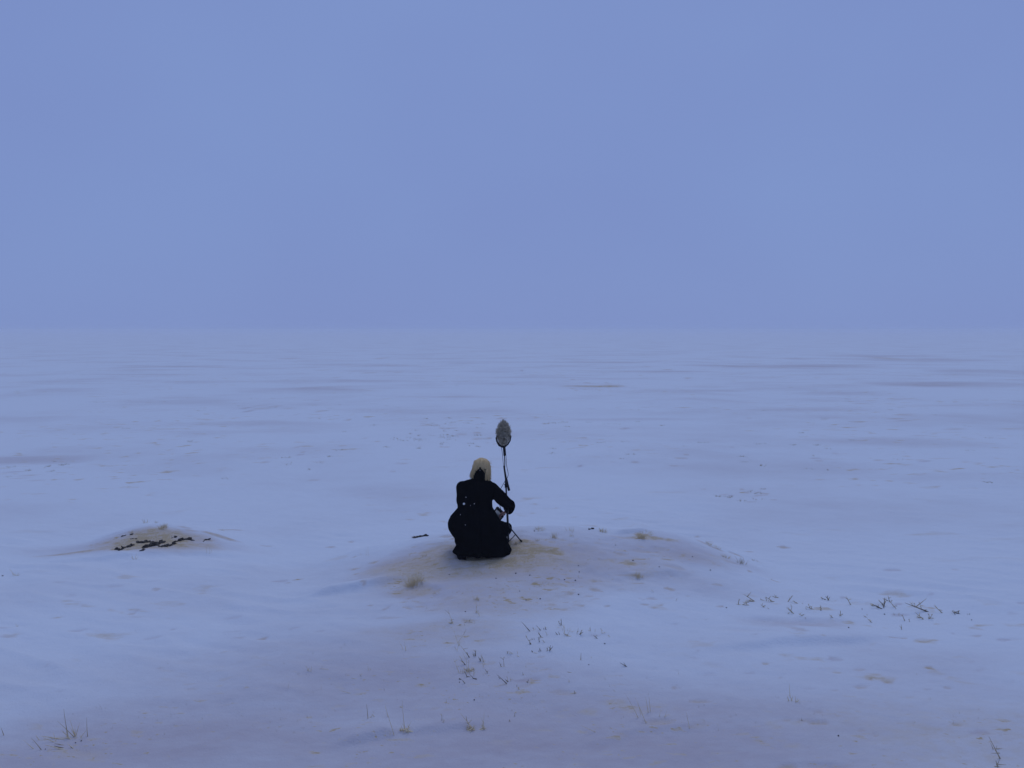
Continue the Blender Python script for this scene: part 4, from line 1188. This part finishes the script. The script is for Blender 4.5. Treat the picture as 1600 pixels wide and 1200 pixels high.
# trousers and boots
b = bmesh.new()
for hx, kn, an in ((-.08, KNL, ANL), (.08, KNR, ANR)):
    chain(b, [HIP + Vector((hx, 0, 0)), kn, an + Vector((0, 0, .05))], [.092, .066, .050])
capsule(b, HIP + Vector((-.07, -.02, 0)), HIP + Vector((.07, -.02, 0)), .108, .108)
tm = remesh(b, .009, 3)
new_co = []
for v in tm.vertices:
    new_co.extend(v.co + v.normal * mnoise.noise(Vector(v.co) * 16) * .006)
tm.vertices.foreach_set('co', np.array(new_co, np.float32))
tm.update()
link('trousers', tm, M['trouser'], person)
for an, yaw in ((ANL, .25), (ANR, -.25)):
    gz = hz(P0.x + an.x, P0.y + an.y) - P0.z
    R_ = Matrix.Rotation(yaw, 3, 'Z')
    o3 = Vector((an.x, an.y, gz))

    def bt(x, y, z):
        return o3 + R_ @ Vector((x, y, z))
    b = bmesh.new()
    chain(b, [bt(0, -.01, .15), bt(0, -.005, .07)], [.040, .040])
    chain(b, [bt(0, -.03, .05), bt(0, .06, .048), bt(0, .15, .036)], [.040, .042, .034])
    o = link('boot', remesh(b, .006, 3), M['boot'], person)
    b = bmesh.new()
    outl = [(-.036, -.065), (.036, -.065), (.040, .0), (.036, .06), (.045, .12), (.030, .19), (-.030, .19), (-.045, .12), (-.036, .06), (-.040, .0)]
    loft(b, [[bt(x, y, -.006) for x, y in outl], [bt(x, y, .016) for x, y in outl]])
    from_bm('sole', b, M['sole'], o, smooth=False)
    b = bmesh.new()
    oh = [(-.034, -.066), (.034, -.066), (.036, -.01), (-.036, -.01)]
    loft(b, [[bt(x * 1.02, y - .002, -.008) for x, y in oh], [bt(x * 1.02, y - .002, .030) for x, y in oh]])
    from_bm('heel', b, M['sole'], o, smooth=False)

# coat: sections measured on the enlarged figure (row, left, right, depth of the widest line, half depth)
SEC = [(1076, 238, 660, .02, .19), (1066, 226, 668, .02, .205), (1050, 232, 664, .02, .21), (1030, 248, 652, .03, .232), (995, 260, 640, .04, .235), (960, 250, 634, .05, .25), (925, 222, 620, .06, .265),
       (890, 196, 606, .07, .275), (855, 192, 594, .08, .27), (815, 206, 572, .085, .245), (775, 236, 545, .085, .215), (740, 262, 528, .08, .19), (705, 264, 526, .08, .175),
       (660, 262, 528, .085, .165), (615, 264, 545, .09, .155), (580, 272, 556, .095, .14), (555, 290, 540, .10, .115), (535, 318, 515, .10, .09), (518, 372, 480, .10, .065), (505, 388, 470, .10, .058)]
b = bmesh.new()
rings = []
for (zy, xl, xr, cy, ry) in SEC:
    a_, c_ = zp(xl, zy, cy), zp(xr, zy, cy)
    cx, rx, zz = (a_.x + c_.x) / 2, (c_.x - a_.x) / 2, a_.z
    ring = []
    for k in range(40):
        t = 2 * math.pi * k / 40
        ct, st = math.cos(t), math.sin(t)
        e = .82
        x = cx + rx * math.copysign(abs(ct) ** e, ct)
        y = cy + ry * math.copysign(abs(st) ** e, st)
        lean = 0.0
        z = zz
        if zy > 1060:       # hem hangs lower at the back, lifted at the corners
            z = zz - .016 * max(0, -st) * ct + .004 * abs(ct)
        ring.append(Vector((x, y, z)))
    rings.append(ring)
loft(b, rings)
capsule(b, HIP + Vector((-.10, .02, .02)), KNL + Vector((-.012, -.01, .0)), .125, .092)
capsule(b, HIP + Vector((.08, .02, .02)), KNR + Vector((-.03, -.05, .01)), .115, .072)
chain(b, [SHL + Vector((.0, -.005, .01)), ELL + Vector((-.005, 0, 0)), WRL.lerp(ELL, .2)], [.066, .066, .052])
chain(b, [SHR + Vector((-.005, -.005, .008)), SHR.lerp(ELR, .55) + Vector((0, -.01, -.004)), ELR + Vector((.018, -.01, -.012)), ELR.lerp(WRR, .55) + Vector((.004, -.005, .004)), ELR.lerp(WRR, .86)], [.066, .068, .064, .060, .050])
cm = remesh(b, .0085, 3, .45)
new_co = []
for v in cm.vertices:
    c = Vector(v.co)
    w_ = 1 - max(0, min(1, (c.z - .35) / .4)) * .55
    fold = mnoise.noise(Vector((c.x * 17, c.y * 12, c.z * 2.6))) * .011 + mnoise.noise(Vector((c.x * 9, c.y * 9, c.z * 14 + 5))) * .005
    if c.y < 0 and c.z < .46:       # centre back vent
        fold -= .012 * math.exp(-((c.x + .005 - .03 * (.4 - c.z)) / .010) ** 2) * min(1, (.46 - c.z) * 8)
    if c.y < .1 and .30 < c.z < .80:   # back seam
        fold -= .004 * math.exp(-((c.x + .03) / .006) ** 2)
    new_co.extend(c + v.normal * fold * w_)
cm.vertices.foreach_set('co', np.array(new_co, np.float32))
cm.update()
coat = link('coat', cm, M['coat'], person)
coat['label'] = 'long black coat with flared skirt'
# upturned collar: a bent sheet with thickness, peaked at the back of the neck
b = bmesh.new()
prof = [(375, 515), (385, 490), (398, 470), (410, 455), (424, 444), (436, 442), (448, 450), (460, 464), (468, 478), (472, 496), (486, 520)]
inner, outer = [], []
N_ = len(prof)
for i, (zx, zy) in enumerate(prof):
    u = i / (N_ - 1) * 2 - 1
    yy = .012 + .110 * u * u          # nearest the viewer in the middle, wraps forward at the sides
    top, bot = zp(zx, zy, yy), zp(zx + (428 - zx) * -.08, 545, yy - .008)
    outer.append((bot + Vector((0, -.004, 0)), top.lerp(bot, .5) + Vector((0, -.006, 0)), top + Vector((0, -.004, 0))))
    inner.append((bot + Vector((0, .006, 0)), top.lerp(bot, .5) + Vector((0, .005, 0)), top + Vector((0, .005, 0))))
vo = [[b.verts.new(p) for p in c] for c in outer]
vi = [[b.verts.new(p) for p in c] for c in inner]
for i in range(N_ - 1):
    for j in range(2):
        b.faces.new((vo[i][j], vo[i + 1][j], vo[i + 1][j + 1], vo[i][j + 1]))
        b.faces.new((vi[i][j], vi[i][j + 1], vi[i + 1][j + 1], vi[i + 1][j]))
    b.faces.new((vo[i][2], vo[i + 1][2], vi[i + 1][2], vi[i][2]))
    b.faces.new((vo[i][0], vi[i][0], vi[i + 1][0], vo[i + 1][0]))
for i in (0, N_ - 1):
    for j in range(2):
        b.faces.new((vo[i][j], vo[i][j + 1], vi[i][j + 1], vi[i][j]))
# hanger loop and the ends of a scarf knot poking above the collar
tube(b, [zp(428, 448, .010), zp(429, 435, .010), zp(435, 432, .010), zp(438, 446, .010)], [.005, .006, .006, .005], 6)
tube(b, [zp(412, 468, .02), zp(402, 462, .02), zp(393, 459, .02)], [.006, .004, .0025], 6)
from_bm('collar', b, M['coat'], person)
# dark strap end behind the right ear
b = bmesh.new()
tube(b, [zp(466, 492, .06), zp(470, 470, .055), zp(471, 452, .055), zp(480, 446, .055)], [.0045, .004, .003, .002], 6)
tube(b, [zp(471, 452, .055), zp(464, 446, .055)], [.003, .002], 6)
from_bm('strap', b, M['plastic'], person)

# hair: a cap under many single locks
b = bmesh.new()
ball(b, hd(0, -.018, .020), 1, 3, (.084, .098, .097), hr_)
for v in list(b.verts):
    q = hr_.transposed() @ (v.co - HEADC)
    if q.y > .045 or (q.z < -.030):
        b.verts.remove(v)
hair = from_bm('hair', b, M['hair'], person)
hair['label'] = 'blond bobbed hair'
b = bmesh.new()
top0 = hd(.006, -.010, .112)
for i in range(760):
    side_ = random.choice((-1, 1))
    th = random.uniform(-2.75, 2.75)              # angle round the head, 0 = back
    if abs(th) > 2.0 and random.random() < .6:
        continue
    R1 = random.uniform(.94, 1.10)
    flick = random.uniform(.02, .34) if random.random() < .6 else .0
    low = random.uniform(-.122, -.048) - .012 * (th > .9) + .012 * (th < -.9)
    if abs(th) < .75:
        low = random.uniform(-.075, -.045)
    if random.random() < .15:
        low += .02
    pts, rad = [], []
    start = random.uniform(.0, .5)
    for j in range(8):
        t = start + (1 - start) * j / 7
        ph = t * 1.75
        if ph < 1.45:
            rr, zz = math.sin(ph), math.cos(ph)
            x, y, z = math.sin(th) * rr * .081, -math.cos(th) * rr * .100 - .016, .020 + zz * .098
        else:
            k = (ph - 1.45) / .30
            fl = 1 + (.04 + flick) * k * (1 if abs(th) > .6 else -.4)
            x, y, z = math.sin(th) * .081 * fl, -math.cos(th) * .100 * (1 - .12 * k) - .016, .030 + (low - .030) * k
        wob = mnoise.noise_vector(Vector((th * 5, t * 2.0, i * .31))) * (.004 + .010 * t)
        pts.append(hd(x * R1 + wob.x, y * R1 + wob.y, z * (R1 if z > 0 else 1) + wob.z))
        rad.append(.0036 * (1 - .55 * max(0, t - .55) / .45) * random.uniform(.8, 1.15))
    nf0 = len(b.faces)
    tube(b, pts, rad, 4, cap=True)
    b.faces.ensure_lookup_table()
    cv = mnoise.noise(Vector((th * 3.5, R1 * 9, 2.0))) + random.uniform(-.35, .35)
    mi = 1 if cv > .10 else (2 if cv < -.16 - .25 * min(1, abs(th)) else 0)
    for fc in b.faces[nf0:]:
        fc.material_index = mi
# flyaway ends
for i in range(110):
    th = random.uniform(-2.2, 2.2)
    s0 = hd(math.sin(th) * .080, -math.cos(th) * .09 - .016, random.uniform(.02, .10))
    e0 = s0 + hr_ @ Vector((math.sin(th) * random.uniform(.012, .03), -math.cos(th) * .02, random.uniform(-.07, .01)))
    tube(b, [s0, s0.lerp(e0, .5) + Vector((0, 0, .006)), e0], [.0020, .0016, .0008], 3)
lk_ = from_bm('hair_locks', b, M['hair'], hair)
for mm_ in ('hair_light', 'hair_dark'):
    lk_.data.materials.append(M[mm_])

# snow clinging to the coat
from mathutils.bvhtree import BVHTree
bvh = BVHTree.FromPolygons([v.co.copy() for v in cm.vertices], [tuple(p.vertices) for p in cm.polygons])
o_cam = Vector((0, 0, CAM_H)) - P0
flakes = [(312, 707, .0115, 'largest white snowflake on the left back of the black coat'), (327, 657, .0055, 'small snowflake above the largest one on the coat back'),
          (390, 706, .0060, 'small snowflake right of the largest one on the coat back'), (285, 788, .0045, 'faint snowflake below the largest one on the coat'),
          (322, 865, .0045, 'faint snowflake low on the left of the coat skirt'), (432, 455, .0040, 'snowflake on the peak of the black collar'),
          (360, 720, .0035, 'tiny snowflake between the two brighter ones on the coat back'), 
          ]
for (zx, zy, r, lab) in flakes:
    tgt = zp(zx, zy, .1)
    d = (tgt - o_cam).normalized()
    h_ = bvh.ray_cast(o_cam, d)
    p = h_[0] if h_[0] is not None else tgt
    if 'collar' in lab:
        p = zp(zx, zy, .004)
    b = bmesh.new()
    if r < .01:
        r *= .65
    ball(b, (0, 0, 0), r, 2, (1, .7, 1))
    for v in b.verts:
        v.co += mnoise.noise_vector(v.co * 400) * r * .25
    o = from_bm('snowflake', b, M['flake'])
    o.location = P0 + p - d * r * .3
    tag(o, lab, 'snowflake', 'snowflakes clinging to the coat')

# ------------------------------------------------------------------ the recorder in the hands
rec = empty('audio_recorder', P0 + RECC)
tag(rec, 'small black recorder with pale grey face held by the crouching person', 'recorder')
RM = (Matrix.Rotation(math.radians(44), 4, 'Y') @ Matrix.Rotation(math.radians(-28), 4, 'X'))
b = bmesh.new()
box(b, (.118, .036, .098), RM, .006)
from_bm('case', b, M['plastic'], rec)
b = bmesh.new()
box(b, (.084, .004, .062), RM @ Matrix.Translation((-.004, -.0195, -.006)), .001)
from_bm('screen', b, M['screen'], rec)
b = bmesh.new()
box(b, (.124, .046, .026), RM @ Matrix.Translation((0, -.004, .046)), .006)
from_bm('top_bar', b, M['plastic'], rec)
b = bmesh.new()
box(b, (.026, .044, .070), RM @ Matrix.Translation((.052, -.004, -.008)), .006)
from_bm('side_grip', b, M['plastic'], rec)
for k in range(2):
    b = bmesh.new()
    bmesh.ops.create_cone(b, cap_ends=True, segments=16, radius1=.007, radius2=.006, depth=.012,
                          matrix=RM @ Matrix.Translation((.044, -.028, -.034 + .02 * k)) @ Matrix.Rotation(math.pi / 2, 4, 'X'))
    from_bm('knob', b, M['knob'], rec)

# ------------------------------------------------------------------ microphone stand, microphone, cable
S0 = ground_pt(794.3, 847)
print('stand at', S0)


def sp(px, py, dy=0.0):
    return at(px, py, S0.y + dy) - S0


stand = empty('microphone_stand', S0)
tag(stand, 'slim black microphone stand with small tripod feet on the snowy knoll', 'microphone stand')
b = bmesh.new()
tube(b, [sp(794.3, 848), sp(793.6, 822)], [.0105, .0105], 12)
tube(b, [sp(793.7, 824), sp(792.4, 795)], [.0115, .0115], 12)
from_bm('lower_pole', b, M['metal'], stand)
b = bmesh.new()
tube(b, [sp(792.4, 797), sp(789.9, 745)], [.0085, .0085], 12)
from_bm('upper_pole', b, M['metal'], stand)
b = bmesh.new()
tube(b, [sp(792.5, 801), sp(792.3, 793)], [.016, .016], 12)
o = from_bm('height_clamp', b, M['plastic'], stand)
b = bmesh.new()
tube(b, [sp(795.5, 766.5), sp(790.2, 746), sp(787.4, 728)], [.0135, .0115, .0085], 12)
from_bm('boom_tail', b, M['metal'], stand)
b = bmesh.new()
tube(b, [sp(790.2, 762), sp(791.6, 754), sp(790.6, 747)], [.012, .019, .012], 12)
cl_ = from_bm('boom_clutch', b, M['plastic'], stand)
b = bmesh.new()
tube(b, [sp(791.2, 755), sp(788.4, 758)], [.006, .010], 10)
from_bm('wing_knob', b, M['plastic'], cl_)
b = bmesh.new()
tube(b, [sp(788.4, 738), sp(788.8, 722), sp(787.9, 706)], [.0055, .0055, .0055], 10)
from_bm('boom_tube', b, M['metal'], stand)
hub = sp(793.9, 823.5)
b = bmesh.new()
tube(b, [hub + Vector((0, 0, -.018)), hub + Vector((0, 0, .018))], [.019, .019], 14)
from_bm('tripod_hub', b, M['plastic'], stand)
collar_ = sp(794.3, 846)
collar_.z = max(collar_.z, .012)
for k, ang in enumerate((0.0, 2.15, 4.10)):
    rad_ = .136
    fxy = Vector((math.cos(ang) * rad_, math.sin(ang) * rad_, 0))
    foot = Vector((fxy.x, fxy.y, hz(S0.x + fxy.x, S0.y + fxy.y) - S0.z + .004))
    b = bmesh.new()
    tube(b, [hub + fxy.normalized() * .015, foot], [.0068, .0062], 10)
    lg = from_bm('leg', b, M['metal'], stand)
    b = bmesh.new()
    tube(b, [foot + fxy * .06 - Vector((0, 0, .004)), foot - fxy * .08 + Vector((0, 0, .014))], [.0085, .0085], 10)
    from_bm('rubber_foot', b, M['sole'], lg)
    b = bmesh.new()
    tube(b, [collar_ + fxy.normalized() * .012, hub.lerp(foot, .55)], [.0042, .0042], 8)
    from_bm('brace', b, M['metal'], stand)

mic = empty('microphone', S0 + sp(786.5, 699))
tag(mic, 'microphone in a grey furry windshield on top of the stand', 'microphone')
MB_ = S0 + sp(786.5, 699)


def mp_(px, py, dy=0.0):
    return at(px, py, S0.y + dy) - MB_


b = bmesh.new()
tube(b, [mp_(788.4, 712), mp_(787.6, 697)], [.0115, .0145], 12)
from_bm('handle', b, M['plastic'], mic)
b = bmesh.new()
tube(b, [mp_(777.2, 679.5), mp_(775.3, 684.5), mp_(776.6, 690), mp_(780.2, 695.6), mp_(785, 697.8), mp_(789.5, 697), mp_(793.5, 694), mp_(797, 688.5), mp_(798.2, 682), mp_(795.2, 675.5)],
     [.006, .0085, .009, .0125, .0135, .012, .0085, .0075, .0075, .006], 10)
yk = from_bm('yoke', b, M['plastic'], mic)
for (a_, c_) in (((775.8, 685), (779.0, 684.5)), ((798, 682.5), (794.8, 682))):
    b = bmesh.new()
    tube(b, [mp_(*a_), mp_(*c_)], [.010, .008], 10)
    from_bm('pivot_knob', b, M['plastic'], yk)
WC = mp_(786.6, 678.3)
tiltR = Matrix.Rotation(math.radians(-22), 3, 'X')


def egg(th, ph):
    s_, c_ = math.sin(ph), math.cos(ph)
    r = .058 * s_ * (1 + .10 * c_) * (1 + .16 * mnoise.noise(Vector((math.cos(th) * 1.4, math.sin(th) * 1.4, c_ * 2.6 + 3))))
    z = .104 * c_ + (.030 * max(0, c_) ** 6)
    return Vector((r * math.cos(th), r * math.sin(th), z))


b = bmesh.new()
rings = [[WC + tiltR @ egg(2 * math.pi * k / 24, .12 + (math.pi - .24) * j / 18) for k in range(24)] for j in range(19)]
loft(b, rings)
ws = from_bm('windshield', b, M['fur_core'], mic)
ws['label'] = 'furry grey windshield'
b = bmesh.new()
for i in range(3400):
    ph = math.acos(random.uniform(-1, 1))
    th = random.uniform(0, 2 * math.pi)
    p = egg(th, ph)
    nrm = Vector((p.x / .060 ** 2, p.y / .060 ** 2, p.z / .104 ** 2)).normalized()
    cw = mnoise.noise_vector(p * 38)
    dirn = (nrm * .75 + cw * 1.3 + Vector((0, 0, .25 if p.z > 0 else -.25))).normalized()
    Lf = random.uniform(.010, .026) * (.75 if p.z < 0 else 1)
    a0 = WC + tiltR @ (p * .97)
    m0 = WC + tiltR @ (p + nrm * Lf * .45 + dirn * Lf * .25)
    e0 = WC + tiltR @ (p + nrm * Lf * .45 + dirn * Lf)
    tube(b, [a0, m0, e0], [.0022, .0017, .0005], 3, cap=False)
from_bm('fur', b, M['fur'], ws)

b = bmesh.new()
cab = [sp(789.5, 699, -.02), sp(790.5, 711, -.02), sp(791.5, 727, -.025), sp(793.6, 737, -.03), sp(794.0, 742, -.03), sp(792.5, 747, -.03), sp(789.5, 751, -.03),
       sp(786.0, 757, -.03), sp(781.5, 765.5, -.02), sp(779, 774, .0), sp(780, 786, .03), sp(783, 797, .06)]


def smooth_path(P, k=5):
    out = []
    for i in range(len(P) - 1):
        p0, p1, p2, p3 = P[max(i - 1, 0)], P[i], P[i + 1], P[min(i + 2, len(P) - 1)]
        for j in range(k):
            t = j / k
            out.append(.5 * ((2 * p1) + (p2 - p0) * t + (2 * p0 - 5 * p1 + 4 * p2 - p3) * t * t + (3 * p1 - p0 - 3 * p2 + p3) * t ** 3))
    out.append(P[-1])
    return out


tube(b, smooth_path(cab), .0030, 6)
o = from_bm('audio_cable', b, M['plastic'])
o.location = S0
tag(o, 'thin black cable looping down right of the stand to the recorder', 'cable')
b = bmesh.new()
cab2 = [sp(782.8, 697, -.01), sp(784.6, 706, -.015), sp(785.8, 718, -.015), sp(787.0, 730, -.015), sp(788.5, 740, -.02), sp(790.6, 757, -.022), sp(791.2, 768, -.02), sp(787.5, 772.5, -.02), sp(783.5, 777, .0), sp(781, 785, .04)]
tube(b, smooth_path(cab2), .0026, 6)
o = from_bm('audio_cable', b, M['plastic'])
o.location = S0
tag(o, 'thin black cable running straight down left of the stand from the microphone', 'cable')
